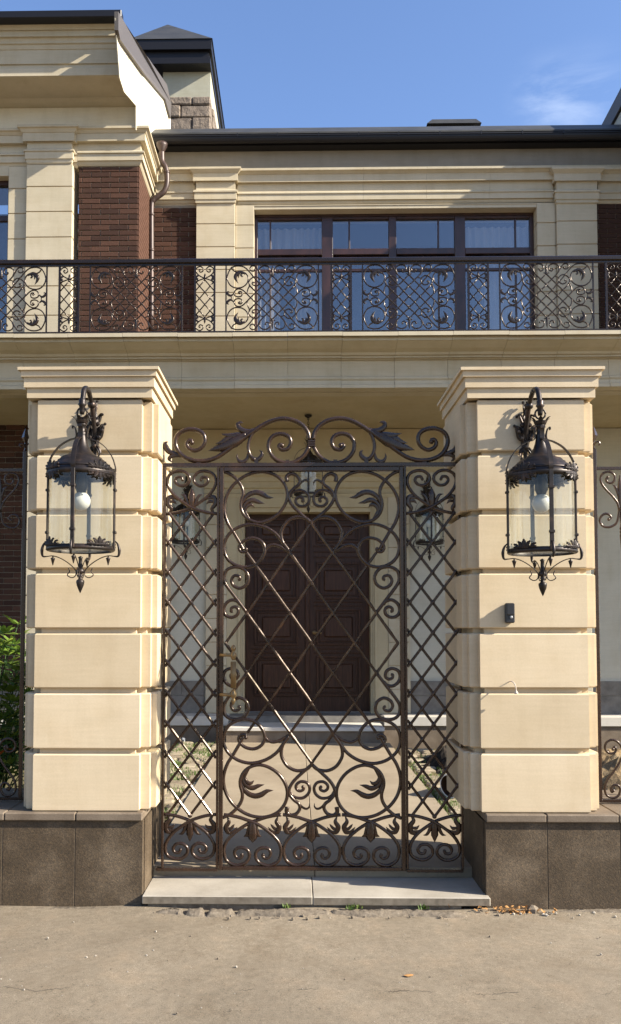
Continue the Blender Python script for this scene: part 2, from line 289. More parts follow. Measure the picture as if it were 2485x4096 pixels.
class MB:
    def __init__(s): s.v = []; s.f = []
    def add(s, vs, fs):
        b = len(s.v); s.v += [tuple(v) for v in vs]; s.f += [tuple(i + b for i in f) for f in fs]; return s
    def box(s, x0, x1, y0, y1, z0, z1, bev=0.0):
        x0, x1 = min(x0, x1), max(x0, x1); y0, y1 = min(y0, y1), max(y0, y1); z0, z1 = min(z0, z1), max(z0, z1)
        if bev <= 0:
            vs = [(x, y, z) for z in (z0, z1) for y in (y0, y1) for x in (x0, x1)]
            return s.add(vs, [(0, 2, 3, 1), (4, 5, 7, 6), (0, 1, 5, 4), (2, 6, 7, 3), (0, 4, 6, 2), (1, 3, 7, 5)])
        b = bev; vs = []; idx = {}
        for ix, x in enumerate((x0, x1)):
            for iy, y in enumerate((y0, y1)):
                for iz, z in enumerate((z0, z1)):
                    sx, sy, sz = (1 - 2 * ix), (1 - 2 * iy), (1 - 2 * iz)
                    for a, p in enumerate(((x, y + sy * b, z + sz * b), (x + sx * b, y, z + sz * b), (x + sx * b, y + sy * b, z))):
                        idx[ix, iy, iz, a] = len(vs); vs.append(p)
        fs = []
        for i in (0, 1):
            def q(c, flip):
                return tuple(c) if flip else tuple(reversed(c))
            fs.append(q([idx[i, 0, 0, 0], idx[i, 0, 1, 0], idx[i, 1, 1, 0], idx[i, 1, 0, 0]], i == 0))
            fs.append(q([idx[0, i, 0, 1], idx[0, i, 1, 1], idx[1, i, 1, 1], idx[1, i, 0, 1]], i == 1))
            fs.append(q([idx[0, 0, i, 2], idx[0, 1, i, 2], idx[1, 1, i, 2], idx[1, 0, i, 2]], i == 0))
        for i in (0, 1):
            for j in (0, 1):
                fl = (i + j) % 2 == 0
                fs.append(q([idx[0, i, j, 1], idx[1, i, j, 1], idx[1, i, j, 2], idx[0, i, j, 2]], not fl))
                fs.append(q([idx[i, 0, j, 0], idx[i, 1, j, 0], idx[i, 1, j, 2], idx[i, 0, j, 2]], fl))
                fs.append(q([idx[i, j, 0, 0], idx[i, j, 1, 0], idx[i, j, 1, 1], idx[i, j, 0, 1]], not fl))
        for i in (0, 1):
            for j in (0, 1):
                for k in (0, 1):
                    fl = (i + j + k) % 2 == 0
                    fs.append(q([idx[i, j, k, 0], idx[i, j, k, 1], idx[i, j, k, 2]], fl))
        return s.add(vs, fs)
    def tube(s, pts, r, n=8, up=Vector((0, 1, 0)), cap=True, flat=1.0, ph=0.0):
        pts = [Vector(p) for p in pts]; k = len(pts)
        rs = r if isinstance(r, (list, tuple)) else [r] * k
        b = len(s.v); vs = []; prev = None
        for i, p in enumerate(pts):
            t = (pts[min(i + 1, k - 1)] - pts[max(i - 1, 0)])
            if t.length < 1e-9: t = Vector((0, 0, 1))
            t.normalize()
            u = up - t * up.dot(t)
            if u.length < 1e-3: u = prev - t * prev.dot(t) if prev is not None else t.orthogonal()
            u.normalize(); prev = u; w = t.cross(u)
            for j in range(n):
                a = 2 * math.pi * j / n + ph
                vs.append(p + (u * math.cos(a) * flat + w * math.sin(a)) * rs[i])
        fs = []
        for i in range(k - 1):
            for j in range(n):
                j2 = (j + 1) % n
                fs.append((i * n + j, i * n + j2, (i + 1) * n + j2, (i + 1) * n + j))
        if cap: fs.append(tuple(reversed(range(n)))); fs.append(tuple((k - 1) * n + j for j in range(n)))
        return s.add(vs, fs)
    def lathe(s, prof, c=(0, 0, 0), n=16):
        vs = []; c = Vector(c)
        for r, z in prof:
            for j in range(n):
                a = 2 * math.pi * j / n; vs.append(c + Vector((r * math.cos(a), r * math.sin(a), z)))
        fs = []
        for i in range(len(prof) - 1):
            for j in range(n):
                j2 = (j + 1) % n; fs.append((i * n + j, i * n + j2, (i + 1) * n + j2, (i + 1) * n + j))
        fs.append(tuple(reversed(range(n)))); fs.append(tuple((len(prof) - 1) * n + j for j in range(n)))
        return s.add(vs, fs)
    def ball(s, c, r, n=8, sz=1.0):
        prof = [(max(1e-4, r * math.sin(math.pi * i / 6)), -r * sz * math.cos(math.pi * i / 6)) for i in range(7)]
        return s.lathe(prof, c, n)
    def lobe(s, spine, wid, th=0.5, nrm=Vector((0, -1, 0))):
        """a leaf lobe: lens section with a raised middle, along a spine that lies in a plane with normal nrm"""
        sp = [Vector(p) for p in spine]; k = len(sp); vs = []
        for i, p in enumerate(sp):
            t = (sp[min(i + 1, k - 1)] - sp[max(i - 1, 0)]).normalized(); w = t.cross(nrm); w.normalize(); h = max(wid[i], 0.0004)
            vs += [p + w * h, p + w * h * 0.45 + nrm * h * th, p + nrm * h * th * 0.55, p - w * h * 0.45 + nrm * h * th, p - w * h, p - nrm * h * th * 0.7]
        fs = []
        for i in range(k - 1):
            for j in range(6):
                j2 = (j + 1) % 6; fs.append((i * 6 + j, (i + 1) * 6 + j, (i + 1) * 6 + j2, i * 6 + j2))
        fs.append(tuple(range(6))); fs.append(tuple((k - 1) * 6 + j for j in reversed(range(6))))
        return s.add(vs, fs)
    def prismx(s, poly, x0, x1):
        """poly of (y,z) extruded along x"""
        n = len(poly); vs = [(x0, y, z) for y, z in poly] + [(x1, y, z) for y, z in poly]
        fs = [tuple(range(n)), tuple(reversed(range(n, 2 * n)))] + [(i, i + n, (i + 1) % n + n, (i + 1) % n) for i in range(n)]
        return s.add(vs, fs)
    def prismz(s, poly, z0, z1):
        n = len(poly); vs = [(x, y, z0) for x, y in poly] + [(x, y, z1) for x, y in poly]
        fs = [tuple(reversed(range(n))), tuple(range(n, 2 * n))] + [(i, (i + 1) % n, (i + 1) % n + n, i + n) for i in range(n)]
        return s.add(vs, fs)
    def mirror(s, xc=None, zc=None):
        o = MB()
        o.v = [(2 * xc - x if xc is not None else x, y, 2 * zc - z if zc is not None else z) for x, y, z in s.v]
        o.f = [tuple(reversed(f)) for f in s.f] if (xc is None) != (zc is None) else list(s.f)
        return o
    def mesh(s, name, m, org=Vector((0, 0, 0)), smooth=False, fix=True):
        me = bpy.data.meshes.new(name)
        me.from_pydata([(x - org.x, y - org.y, z - org.z) for x, y, z in s.v], [], s.f); me.update()
        if fix:
            import bmesh
            bm = bmesh.new(); bm.from_mesh(me); bmesh.ops.recalc_face_normals(bm, faces=bm.faces); bm.to_mesh(me); bm.free()
        if m is not None: me.materials.append(m)
        if smooth: me.polygons.foreach_set('use_smooth', [True] * len(me.polygons))
        return me
    def build(s, name, m, parent=None, smooth=False, loc=None, fix=True):
        org = Vector(loc) if loc is not None else (ORG.get(parent.name, Vector((0, 0, 0))) if parent is not None else Vector((0, 0, 0)))
        o = bpy.data.objects.new(name, s.mesh(name, m, org, smooth, fix)); link(o, parent)
        if parent is None: o.location = org
        elif loc is not None: o.location = org - ORG.get(parent.name, Vector((0, 0, 0)))
        ORG[o.name] = org
        return o
def inst(me, name, parent, wloc, rot=None, scale=None):
    o = bpy.data.objects.new(name, me); link(o, parent)
    o.location = Vector(wloc) - (ORG.get(parent.name, Vector((0, 0, 0))) if parent is not None else Vector((0, 0, 0)))
    if rot: o.rotation_euler = rot
    if scale: o.scale = scale
    return o
def copy_tree(o, parent=None):
    c = o.copy(); COL.objects.link(c)
    if parent is not None: c.parent = parent
    for ch in o.children: copy_tree(ch, c)
    return c
def cr(pts, sub=6):
    """Catmull-Rom through 2-D/3-D points"""
    P = [Vector(p) for p in pts]; out = []
    P = [P[0] * 2 - P[1]] + P + [P[-1] * 2 - P[-2]]
    for i in range(1, len(P) - 2):
        a, b, c, d = P[i - 1], P[i], P[i + 1], P[i + 2]
        for j in range(sub):
            t = j / sub
            out.append(0.5 * ((2 * b) + (c - a) * t + (2 * a - 5 * b + 4 * c - d) * t * t + (3 * b - a - 3 * c + d) * t ** 3))
    out.append(P[-2]); return out
def interp(ws, n):
    k = len(ws) - 1; out = []
    for i in range(n):
        u = i / (n - 1) * k; j = min(int(u), k - 1); out.append(ws[j] + (ws[j + 1] - ws[j]) * (u - j))
    return out
#--PART2--
# ================================================================== SETTING: GROUND
def sheet(name, x0, x1, y0, y1, z, m, nx=1, ny=1, f=None, kind='structure'):
    b = MB(); vs = []; fs = []
    for j in range(ny + 1):
        for i in range(nx + 1):
            x = x0 + (x1 - x0) * i / nx; y = y0 + (y1 - y0) * j / ny
            vs.append((x, y, z + (f(x, y) if f else 0)))
    for j in range(ny):
        for i in range(nx):
            a = j * (nx + 1) + i; fs.append((a, a + 1, a + nx + 2, a + nx + 1))
    b.add(vs, fs); return tag(b.build(name, m, None, True), kind=kind)
rn = random.Random(3)
def noise2(x, y):
    return (math.sin(x * 3.1 + 1.3 * math.sin(y * 2.3)) + math.sin(y * 4.3 + 1.1 * math.sin(x * 3.7 + 1))) * 0.5
sheet('pavement', -1500, 1500, -1500, 1500, -0.06, M['asphalt'])
sheet('pavement', -9, 9, -7, 0.25, 0.0, M['asphalt'], 240, 120, lambda x, y: 0.004 * noise2(x * 1.3, y * 1.3) + (0.012 * max(0, 1 - abs(y + 0.05) / 0.12) * (0.6 + noise2(x * 2, 3))) )
GZ = 0.0     # garden level
sheet('garden_ground', -14, 14, 0.36, 7.4, 0.0, M['soil'], 140, 60,
      lambda x, y: 0.015 * noise2(x * 3, y * 3) + 0.10 * (1 if -1.5 < x < 1.8 else 0) * max(0, min(1, (6.2 - y) / 1.5)) * max(0, min(1, (1.75 - abs(x - 0.15)) / 0.5)))
PZ = 0.14    # path level
YG = 0.28
# threshold of two pale granite slabs
th = thing('threshold', 'pale granite threshold of two slabs lying under the iron gate', 'threshold', (0.1, 0.1, 0.0))
xj = xx(1251, -0.02, 3560)
xl, xr = xx(569, -0.06, 3570), xx(1962, -0.06, 3570)
MB().box(xl, xj - 0.002, -0.062, 0.345, 0.036, 0.082, 0.004).build('slab', M['slab'], th)
MB().box(xj + 0.002, xr, -0.062, 0.345, 0.034, 0.080, 0.004).build('slab', M['slab'], th)
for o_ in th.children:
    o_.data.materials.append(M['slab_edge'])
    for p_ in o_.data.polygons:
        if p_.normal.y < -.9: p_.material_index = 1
MB().box(xl + 0.03, xr - 0.16, -0.04, 0.34, -0.03, 0.033).build('mortar_bed', M['rubble'], th)
# raised path of wide slabs behind the gate
pt = thing('garden_path', 'tan paved garden path running from the gate to the porch step', 'path', (0.1, 3, 0)); tag(pt, kind='structure'); del pt['category']
xp0, xp1 = -0.93, 1.20
ys = [0.35, 2.6, 4.4, 6.1]
for i in range(3):
    for a, b in ((xp0, xj + 0.02), (xj + 0.02, xp1)):
        MB().box(a + 0.002, b - 0.002, ys[i] + 0.002, ys[i + 1] - 0.002, 0.0, PZ - 0.001 * ((i + (a > 0)) % 2), 0.003).build('paving_slab', M['path'], pt)
# cobble borders beside the path
cob = []
for k in range(5):
    b = MB(); r = random.Random(40 + k)
    n = 9; top = [(0.5 * math.cos(2 * math.pi * i / n) ** 1 * (0.9 + 0.12 * r.random()), 0.5 * math.sin(2 * math.pi * i / n) * (0.9 + 0.12 * r.random())) for i in range(n)]
    sq = [(max(-0.45, min(0.45, x * 1.25)), max(-0.45, min(0.45, y * 1.25))) for x, y in top]
    vs = [(x, y, -0.06) for x, y in sq] + [(x, y, 0.012) for x, y in sq] + [(x * 0.8, y * 0.8, 0.026) for x, y in sq]
    fs = [(i, (i + 1) % n, (i + 1) % n + n, i + n) for i in range(n)] + [(i + n, (i + 1) % n + n, (i + 1) % n + 2 * n, i + 2 * n) for i in range(n)] + [tuple(range(2 * n, 3 * n))]
    b.add(vs, fs); cob.append(b.mesh('cobblestone', M['cobble'], smooth=False))
rc = random.Random(11)
def border(x0, x1, y0, y1, label):
    t = thing('cobble_border', label, 'paving', ((x0 + x1) / 2, (y0 + y1) / 2, 0)); del t['category']; tag(t, kind='structure')
    cnt = 0; y = y0
    while y < y1:
        dy = 0.13 + 0.05 * rc.random(); x = x0 + 0.03 * rc.random()
        while x < x1:
            dx = 0.16 + 0.12 * rc.random()
            if rc.random() < 0.86:
                inst(rc.choice(cob), 'cobblestone', t, (x + dx / 2, y + dy / 2, 0.094 + 0.012 * rc.random()), (0.03 * (rc.random() - .5), 0.04 * (rc.random() - .5), 0.25 * (rc.random() - .5)), (dx * 1.02, dy * 1.02, 1)); cnt += 1
            x += dx + 0.012
        y += dy + 0.012
    return cnt
border(-1.52, xp0 - 0.02, 0.42, 6.2, 'uneven tan cobble strip with grass in its joints left of the path')
border(xp1 + 0.02, 1.66, 0.42, 5.6, 'uneven tan cobble strip with grass in its joints right of the path')

# ================================================================== HOUSE
YW, YM, YB, YD = 6.72, 7.92, 5.0, 7.03
XW = -2.158
house = thing('house', 'cream stone and brick mansion with a balcony porch behind the gate', 'house', (0.2, 7.0, 0.0))
H_ = house
def prof(name, x0, x1, Y, pts, px, m, parent=H_, back=0.15, build=True, b=None):
    poly = [(Y - o, zz(py, Y - o, px)) for o, py in pts]
    poly = poly + [(Y + back, poly[-1][1]), (Y + back, poly[0][1])]
    bb = b or MB(); bb.prismx(poly, x0, x1)
    return bb.build(name, m, parent) if build else bb
def prof_wrap(pts, Y, px, Xc, x0, y1, b=None, side=1):
    """front band from x0 to the corner Xc, turning back along the side wall to y1"""
    P = [(o, zz(py, Y - o, px)) for o, py in pts]; P = P + [(-0.15, P[-1][1]), (-0.15, P[0][1])]
    n = len(P); vs = []
    vs += [(x0, Y - o, z) for o, z in P]; vs += [(Xc + side * o, Y - o, z) for o, z in P]; vs += [(Xc + side * o, y1, z) for o, z in P]
    fs = [tuple(range(n)), tuple(reversed(range(2 * n, 3 * n)))]
    for k in (0, n):
        for i in range(n): fs.append((k + i, k + n + i, k + n + (i + 1) % n, k + (i + 1) % n))
    bb = b or MB(); return bb.add(vs, fs)
def rustic(name, x0, x1, Yf, depth, zs, parent, m, gap=0.011, bev=0.004):
    """stone blocks one above the other, open joints between, on a recessed core"""
    core = MB().box(x0 + 0.012, x1 - 0.012, Yf + 0.014, Yf + depth, zs[0], zs[-1]).build(name, M['joint'], parent)
    for a, b in zip(zs[:-1], zs[1:]):
        MB().box(x0, x1, Yf, Yf + depth - 0.004, a + gap, b, bev).build('stone_block', m, core)
    return core
def frange(a, b, st):
    out = [a]
    while out[-1] < b - st * 0.4: out.append(out[-1] + st)
    out[-1] = b if b - out[-1] < st * 0.4 else out[-1]
    if out[-1] < b: out.append(b)
    return out

# ---- porch floor, step
ZF = 0.42
MB().box(-7, xx(913, 6.59, 2880), 6.59, 7.2, ZF - 0.125, ZF, 0.006).build('porch_floor', M['pale'], H_)
MB().box(xx(1537, 6.59, 2880), 9, 6.59, 7.2, ZF - 0.125, ZF, 0.006).build('porch_floor', M['pale'], H_)
MB().box(xx(913, 6.59, 2880) + .003, xx(1537, 6.59, 2880) - .003, 6.66, 7.2, 0.2, ZF - 0.003).build('door_sill', M['basestone'], H_)
for a, b in ((-7, -2.2), (-2.2, xx(915, 6.6, 2900)), (xx(1535, 6.6, 2900), 2.4), (2.4, 9)):
    MB().box(a + 0.003, b - 0.003, 6.62, 6.9, -0.2, ZF - 0.128).build('porch_plinth_panel', M['coping'], H_)
xs0, xs1 = xx(905, 6.1, 2930), xx(1535, 6.1, 2930); xsm = xx(1222, 6.1, 2930)
st = MB().box(xs0 - 0.01, xs1 + 0.01, 6.07, 6.655, 0.285, 0.335, 0.006).build('porch_step', M['pale'], H_)
for a, b in ((xs0, xsm - 0.002), (xsm + 0.002, xs1)):
    MB().box(a, b, 6.1, 6.64, 0.0, 0.283).build('riser', M['coping'], st)
# ---- porch back wall with the door opening
xd0, xd1 = xx(981, 7.21, 2450), xx(1479, 7.21, 2450)
zd1 = zz(2056, 7.21, 1230); ZC = 4.36
wl_ = MB()
wl_.box(-3.15, xd0 - 0.05, YD, YD + 0.4, 0, ZC); wl_.box(xd1 + 0.05, 9, YD, YD + 0.4, 0, ZC); wl_.box(xd0 - 0.05, xd1 + 0.05, YD, YD + 0.4, zd1 + 0.05, ZC)
wl_.build('porch_wall', M['plaster'], H_)
# grey base course
zb = zz(2722, YD, 760)
for a, b in ((-3.1, -1.25), (xx(1640, YD, 2780), 5.0)):
    n = 4 if b - a > 2.5 else 3
    for i in range(n):
        for r_, (za, zc) in enumerate(((ZF, ZF + (zb - ZF) * .55), (ZF + (zb - ZF) * .55, zb))):
            w_ = (b - a) / n; off = 0.5 * w_ * (r_ % 2)
            xa, xb_ = a + i * w_ + (off if i else 0), min(b, a + (i + 1) * w_ + off)
            MB().box(xa + .003, xb_ - .003, YD - 0.03, YD + .02, za + .003, zc - .003).build('base_stone', M['basestone'], H_)
# cream wall above the door and entablature of the doorway
xa0, xa1 = xx(826, YD, 2300), xx(1637, YD, 2300)
zent = zz(1990, YD - .05, 1230)
MB().box(xa0 - 0.5, xa1 + 0.5, YD - 0.02, YD + 0.1, zz(1890, YD), ZC).build('upper_porch_wall', M['cream'], H_)
prof('door_entablature', xa0 - 0.03, xa1 + 0.03, YD - 0.04, [(0.10, 1886), (0.10, 1898), (0.06, 1908), (0.05, 1925), (0.03, 1928), (0.03, 1950), (0.0, 1955), (0.0, 1972), (0.03, 1975), (0.02, 1990)], 1230, M['cream'])
zbl = [ZF] + [zz(p, YD - 0.06, 860) for p in (2758, 2664, 2570, 2475, 2380, 2286, 2192, 2099)] + [zent]
rustic('door_pilaster', xa0, xx(908, YD, 2300), YD - 0.06, 0.14, zbl, H_, M['trim'], 0.008)
rustic('door_pilaster', xx(1552, YD, 2300), xa1, YD - 0.06, 0.14, zbl, H_, M['trim'], 0.008)
for sgn, x0, x1 in ((1, xx(908, YD, 2300) + .002, xd0), (-1, xd1, xx(1552, YD, 2300) - .002)):
    w_ = x1 - x0
    b = MB(); e = [(0, .66, .05), (.66, .78, .07), (.78, .9, .04), (.9, 1.0, .02)]
    for f0, f1, out in e:
        if sgn < 0: f0, f1 = 1 - f1, 1 - f0
        b.box(x0 + w_ * f0, x0 + w_ * f1 - .001, YD - out, YD + 0.3, ZF, zent - 0.002)
    b.build('door_architrave', M['cream'], H_)
b = MB(); b.box(xd0, xd1, YD - 0.07, YD + .3, zd1 + 0.06, zent - 0.002); b.box(xd0 + .002, xd1 - .002, YD - 0.04, YD + .3, zd1, zd1 + 0.058); b.build('door_architrave', M['cream'], H_)
# ---- front door, two leaves of panels
fd = MB().box(xd0, xd1, 7.27, 7.32, ZF, zd1).build('front_door', M['wood'], H_)
xm = (xd0 + xd1) / 2; hw = xm - xd0
def pz(zpy): return zz(2000 + zpy * .3652, 7.21, 1230)
for sgn in (-1, 1):
    xa, xb = (xd0 + .004, xm - 0.003) if sgn < 0 else (xm + 0.003, xd1 - .004)
    MB().box(xa, xb, 7.225, 7.268, ZF + .004, zd1 - .004).build('door_leaf', M['wood'], fd)
    for (t, bt) in ((200, 470), (680, 1085), (1190, 1590), (1705, 2150)):
        z1, z0 = pz(t), pz(bt); m1 = hw * 0.14
        for k, (ins, d0, d1) in enumerate(((0, 7.195, 7.226), (0.035, 7.205, 7.2255), (0.09, 7.212, 7.2252))):
            if k == 0:   # raised moulding frame
                b = MB(); w_ = 0.03
                X0, X1 = xa + m1, xb - m1
                b.box(X0, X1, d0, d1, z1 - w_, z1, .006); b.box(X0, X1, d0, d1, z0, z0 + w_, .006)
                b.box(X0, X0 + w_, d0 + .001, d1, z0 + w_, z1 - w_, .006); b.box(X1 - w_, X1, d0 + .001, d1, z0 + w_, z1 - w_, .006)
                b.build('panel_moulding', M['wood'], fd)
            elif k == 1:
                b = MB(); w_ = 0.018; i_ = .05
                X0, X1 = xa + m1 + i_, xb - m1 - i_; Z0, Z1 = z0 + i_, z1 - i_
                b.box(X0, X1, d0, d1, Z1 - w_, Z1, .004); b.box(X0, X1, d0, d1, Z0, Z0 + w_, .004)
                b.box(X0, X0 + w_, d0 + .001, d1, Z0 + w_, Z1 - w_, .004); b.box(X1 - w_, X1, d0 + .001, d1, Z0 + w_, Z1 - w_, .004)
                b.build('panel_moulding', M['wood'], fd)
            else:
                MB().box(xa + m1 + ins + .02, xb - m1 - ins - .02, 7.198, 7.2252, z0 + ins + .02, z1 - ins - .02, .018).build('door_panel', M['wood'], fd)
    for t in (500, 560, 620, 1110, 1150, 1620, 1665):
        z1 = pz(t); MB().box(xa + hw * .1, xb - hw * .1, 7.205, 7.2254, z1 - .018, z1, .005).build('rail_bead', M['wood'], fd)
MB().box(xm - 0.03, xm + 0.03, 7.185, 7.2245, ZF + .01, zd1 - .01, .01).build('meeting_stile', M['wood'], fd)
hz = zz(2530, 7.18, 1258); hx = xx(1258, 7.18, 2530)
b = MB(); b.lathe([(.001, 0), (.03, 0.004), (.028, .012), (.001, .014)]); b.v = [(hx + x, 7.184 - z, hz + y) for x, y, z in b.v]
b.tube(cr([(hx, 7.18, hz), (hx, 7.12, hz), (hx + .03, 7.11, hz + .002), (hx + .10, 7.112, hz - .01)], 4), .011, 8); b.build('door_handle', M['brass'], fd, True)

# ---- balcony: soffit slab and cornice of stones
MB().box(-12, 14, YB + 0.16, YM + 0.2, ZC + .01, 4.80).build('balcony_slab', M['cream'], H_)
bp = [(0.40, 1328), (0.40, 1343), (0.33, 1345), (0.34, 1352), (0.34, 1362), (0.31, 1368), (0.27, 1378), (0.20, 1395), (0.12, 1410), (0.10, 1421), (0.07, 1422), (0.07, 1432), (0.03, 1434), (0.03, 1440), (0.0, 1442), (0.0, 1506), (0.025, 1509), (0.03, 1516), (0.012, 1524), (0.02, 1537), (0.045, 1539), (0.045, 1552)]
bc = MB().box(-12, 14, YB + 0.14, YB + 0.3, ZC + .004, 4.82).build('balcony_cornice', M['trim'], H_)
x = -6.9; k = 0
ref = None
while x < 8.5:
    w_ = 0.62
    if ref is None:
        poly = [(YB - o, zz(py, YB - o, 1200)) for o, py in bp]; poly += [(YB + .13, poly[-1][1]), (YB + .13, poly[0][1])]
        ref = MB().prismx(poly, 0.0015, w_ - 0.0015).mesh('cornice_stone', M['trim'])
    inst(ref, 'cornice_stone', bc, (x, 0, 0.0015 * ((k * 7) % 3 - 1))); x += w_; k += 1
ZBT = zz(1328, YB - .4, 1200)      # balcony deck level
MB().box(-12, 14, YB - .25, YM + .1, 4.82, ZBT - 0.02).build('balcony_deck', M['coping'], H_)
# porch columns that carry the balcony
for x0, x1 in ((-3.17, -2.62), (2.92, 3.45)):
    rustic('porch_column', x0, x1, YB + .16, 0.5, frange(ZF - .1, ZC, 0.33), H_, M['trim'], 0.012)
    MB().box(x0 - .04, x1 + .04, YB + .12, YB + .7, -0.05, ZF - .101).build('column_base', M['coping'], H_)

# ---- walls: brick by brick
BL, BH, JT = 0.25, 0.065, 0.010
bricks = [MB().box(-BL / 2, BL / 2, -0.02, 0.03, -BH / 2, BH / 2, 0.0035).mesh('brick', M['brick'])]
halfb = {}
def half_mesh(w):
    w = round(w, 2)
    if w not in halfb: halfb[w] = MB().box(-w / 2, w / 2, -0.02, 0.03, -BH / 2, BH / 2, 0.0035).mesh('brick', M['brick'])
    return halfb[w]
rb = random.Random(5)
def brick_wall(x0, x1, Y, z0, z1, single=True):
    wall = MB().box(x0, x1, Y + 0.004, Y + 0.25, z0, z1).build('brick_wall', M['mortar'], H_)
    row = 0; z = z0 + JT; joined = MB()
    while z + BH < z1 + 0.02:
        off = (0, 0.13, 0.065, 0.195)[row % 4] if row % 2 == 0 else (0, 0.13, 0.065, 0.195)[(row + 1) % 4]
        off = 0.13 * (row % 2)
        x = x1 + off
        while x > x0 + 0.02:
            a, b_ = max(x0, x - BL), min(x1, x)
            if b_ - a > 0.03:
                w = b_ - a; c = ((a + b_) / 2, Y - 0.003 * rb.random() + .008, z + BH / 2)
                if single:
                    me = bricks[0] if w > BL - 0.005 else half_mesh(w)
                    inst(me, 'brick', wall, c, (0, 0.006 * (rb.random() - .5), 0.012 * (rb.random() - .5)))
                else: joined.box(a, b_, Y - 0.012, Y + .03, z, z + BH)
            x -= BL + JT
        z += BH + JT; row += 1
    if not single: tag(joined.build('bricks', M['brick'], wall), kind='stuff')
    return wall
zwt = zz(665, YW, 420)
brick_wall(-2.985, XW - .012, YW, ZBT - .015, zwt)
brick_wall(-5.2, -3.17, YW, ZF + .5, 3.9, False) if False else None
lw = brick_wall(-4.26, -3.18, YW, zz(2735, YW, 60), zz(1640, YW, 60))
MB().box(-9, -3.18, YW - .04, YW + .3, -.1, zz(2735, YW, 60)).build('base_stone', M['basestone'], H_)
MB().box(-9, -4.262, YW, YW + .3, zz(2735, YW, 60), 4.36).build('wing_wall', M['mortar'], H_)
MB().box(-4.26, -3.18, YW + .001, YW + .3, zz(1640, YW, 60) + .001, 4.36).build('wing_wall', M['cream'], H_)
# side of the wing: bricks seen at a grazing angle, joined
sd = MB().box(XW - 0.24, XW - 0.004, YW + 0.01, YM + .1, ZBT - .015, zwt).build('brick_wall', M['mortar'], H_)
jb = MB(); z = ZBT - .015 + JT; row = 0
while z + BH < zwt + .02:
    y = YW - 0.012 + (0.0 if row % 2 == 0 else -0.13); first = True
    while y < YM:
        a, b_ = max(YW - 0.010, y), min(YM, y + BL)
        if b_ - a > .03: jb.box(XW - .03, XW + 0.008, a, b_, z, z + BH)
        y += BL + JT
    z += BH + JT; row += 1
tag(jb.build('bricks', M['brick'], sd), kind='stuff')
# recessed bay beside the drainpipe, and the shaded bay at the right
zmt = zz(836, YM, 700)
Xp0 = xx(788, YM, 900)
brick_wall(XW + .01, Xp0, YM, ZBT - .015, zmt)
Xq0, Xq1 = xx(2220, YM, 900), xx(2381, YM, 900)
brick_wall(Xq1, 5.1, YM, ZBT - .015, zmt, False)
# main upper wall around the window opening
xw0, xw1 = xx(1017, YM, 900), xx(2145, YM, 900)
zw1 = zz(834, YM, 1500); zs = zz(602, YM, 1500)
b = MB(); b.box(XW, xw0 + .01, YM + .251, YM + .5, ZBT - .02, zs + .3); b.box(xw1 - .01, 5.2, YM + .251, YM + .5, ZBT - .02, zs + .3); 
b.box(xw0, xw1, YM + .251, YM + .5, zw1 + .001, zs + .3)
b.build('upper_wall', M['plaster'], H_)
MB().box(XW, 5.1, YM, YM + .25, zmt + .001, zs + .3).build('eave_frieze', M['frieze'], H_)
zj = [ZBT - .01] + [zz(p, YM - .09, 860) for p in (1267, 1173, 1081, 990, 898)] + [zz(817, YM - .09, 860)]
Xp1 = xx(942, YM, 900)
rustic('pilaster', Xp0 + .002, Xp1, YM - .10, 0.34, zj, H_, M['trim'], 0.012)
rustic('pilaster', Xp1 + .004, xw0, YM - .05, 0.29, zj, H_, M['trim'], 0.012)
rustic('pilaster', xw1, Xq0 - .004, YM - .05, 0.29, zj, H_, M['trim'], 0.012)
rustic('pilaster', Xq0, Xq1 - .002, YM - .10, 0.34, zj, H_, M['trim'], 0.012)
# entablature across the main wall
ep = [(0.15, 668), (0.15, 677), (0.12, 684), (0.09, 694), (0.085, 695), (0.085, 724), (0.03, 727), (0.03, 764), (0.075, 766), (0.075, 771), (0.06, 773), (0.06, 797), (0.03, 800), (0.03, 808), (0.015, 815)]
ent = MB().box(XW + .03, 5.1, YM - .002, YM + .1, zz(815, YM, 1500), zz(668, YM, 1500)).build('entablature', M['trim'], H_)
def seg_prof(name, x0, x1, Y, pts, px, m, parent, wmax=1.05):
    n = max(1, round((x1 - x0) / wmax)); w_ = (x1 - x0) / n
    for i in range(n):
        prof(name, x0 + i * w_ + .0012, x0 + (i + 1) * w_ - .0012, Y, pts, px, m, parent, back=-0.003)
capx = 0.055
cl0, cl1 = Xp0 - .02, Xp1 + .012
cr0, cr1 = Xq0 - .012, Xq1 + .02
seg_prof('cornice_stone', XW + .035, cl0, YM, ep, 700, M['trim'], ent)
seg_prof('cornice_stone', cl1 + .02, cr0 - .02, YM, ep, 1500, M['trim'], ent)
seg_prof('cornice_stone', cr1 + .02, 5.09, YM, ep, 2400, M['trim'], ent)
def capital(x0, x1, Y, pts, px, dep=0.12):
    """capital: the band's mouldings stepped forward and round the ends"""
    P = [(o, zz(py, Y - o, px)) for o, py in pts]; n = len(P); vs = []
    for o, z in P: vs += [(x0 - o, Y + dep, z), (x0 - o, Y - o, z), (x1 + o, Y - o, z), (x1 + o, Y + dep, z)]
    fs = []
    for i in range(n - 1):
        for j in range(4): fs.append((4 * i + j, 4 * i + (j + 1) % 4, 4 * i + 4 + (j + 1) % 4, 4 * i + 4 + j))
    fs += [(0, 1, 2, 3), tuple(4 * n - 4 + j for j in (3, 2, 1, 0))]
    return MB().add(vs, fs)
cp = [(0.105, 666), (0.105, 674), (0.085, 682), (0.06, 692), (0.055, 693), (0.055, 722), (0.012, 724), (0.012, 758), (0.05, 760), (0.05, 767), (0.035, 769), (0.035, 796), (0.022, 798), (0.022, 810), (0.004, 815)]
capital(Xp0 + .01, Xp1 - .01, YM - .10, cp, 860).build('capital', M['trim'], H_)
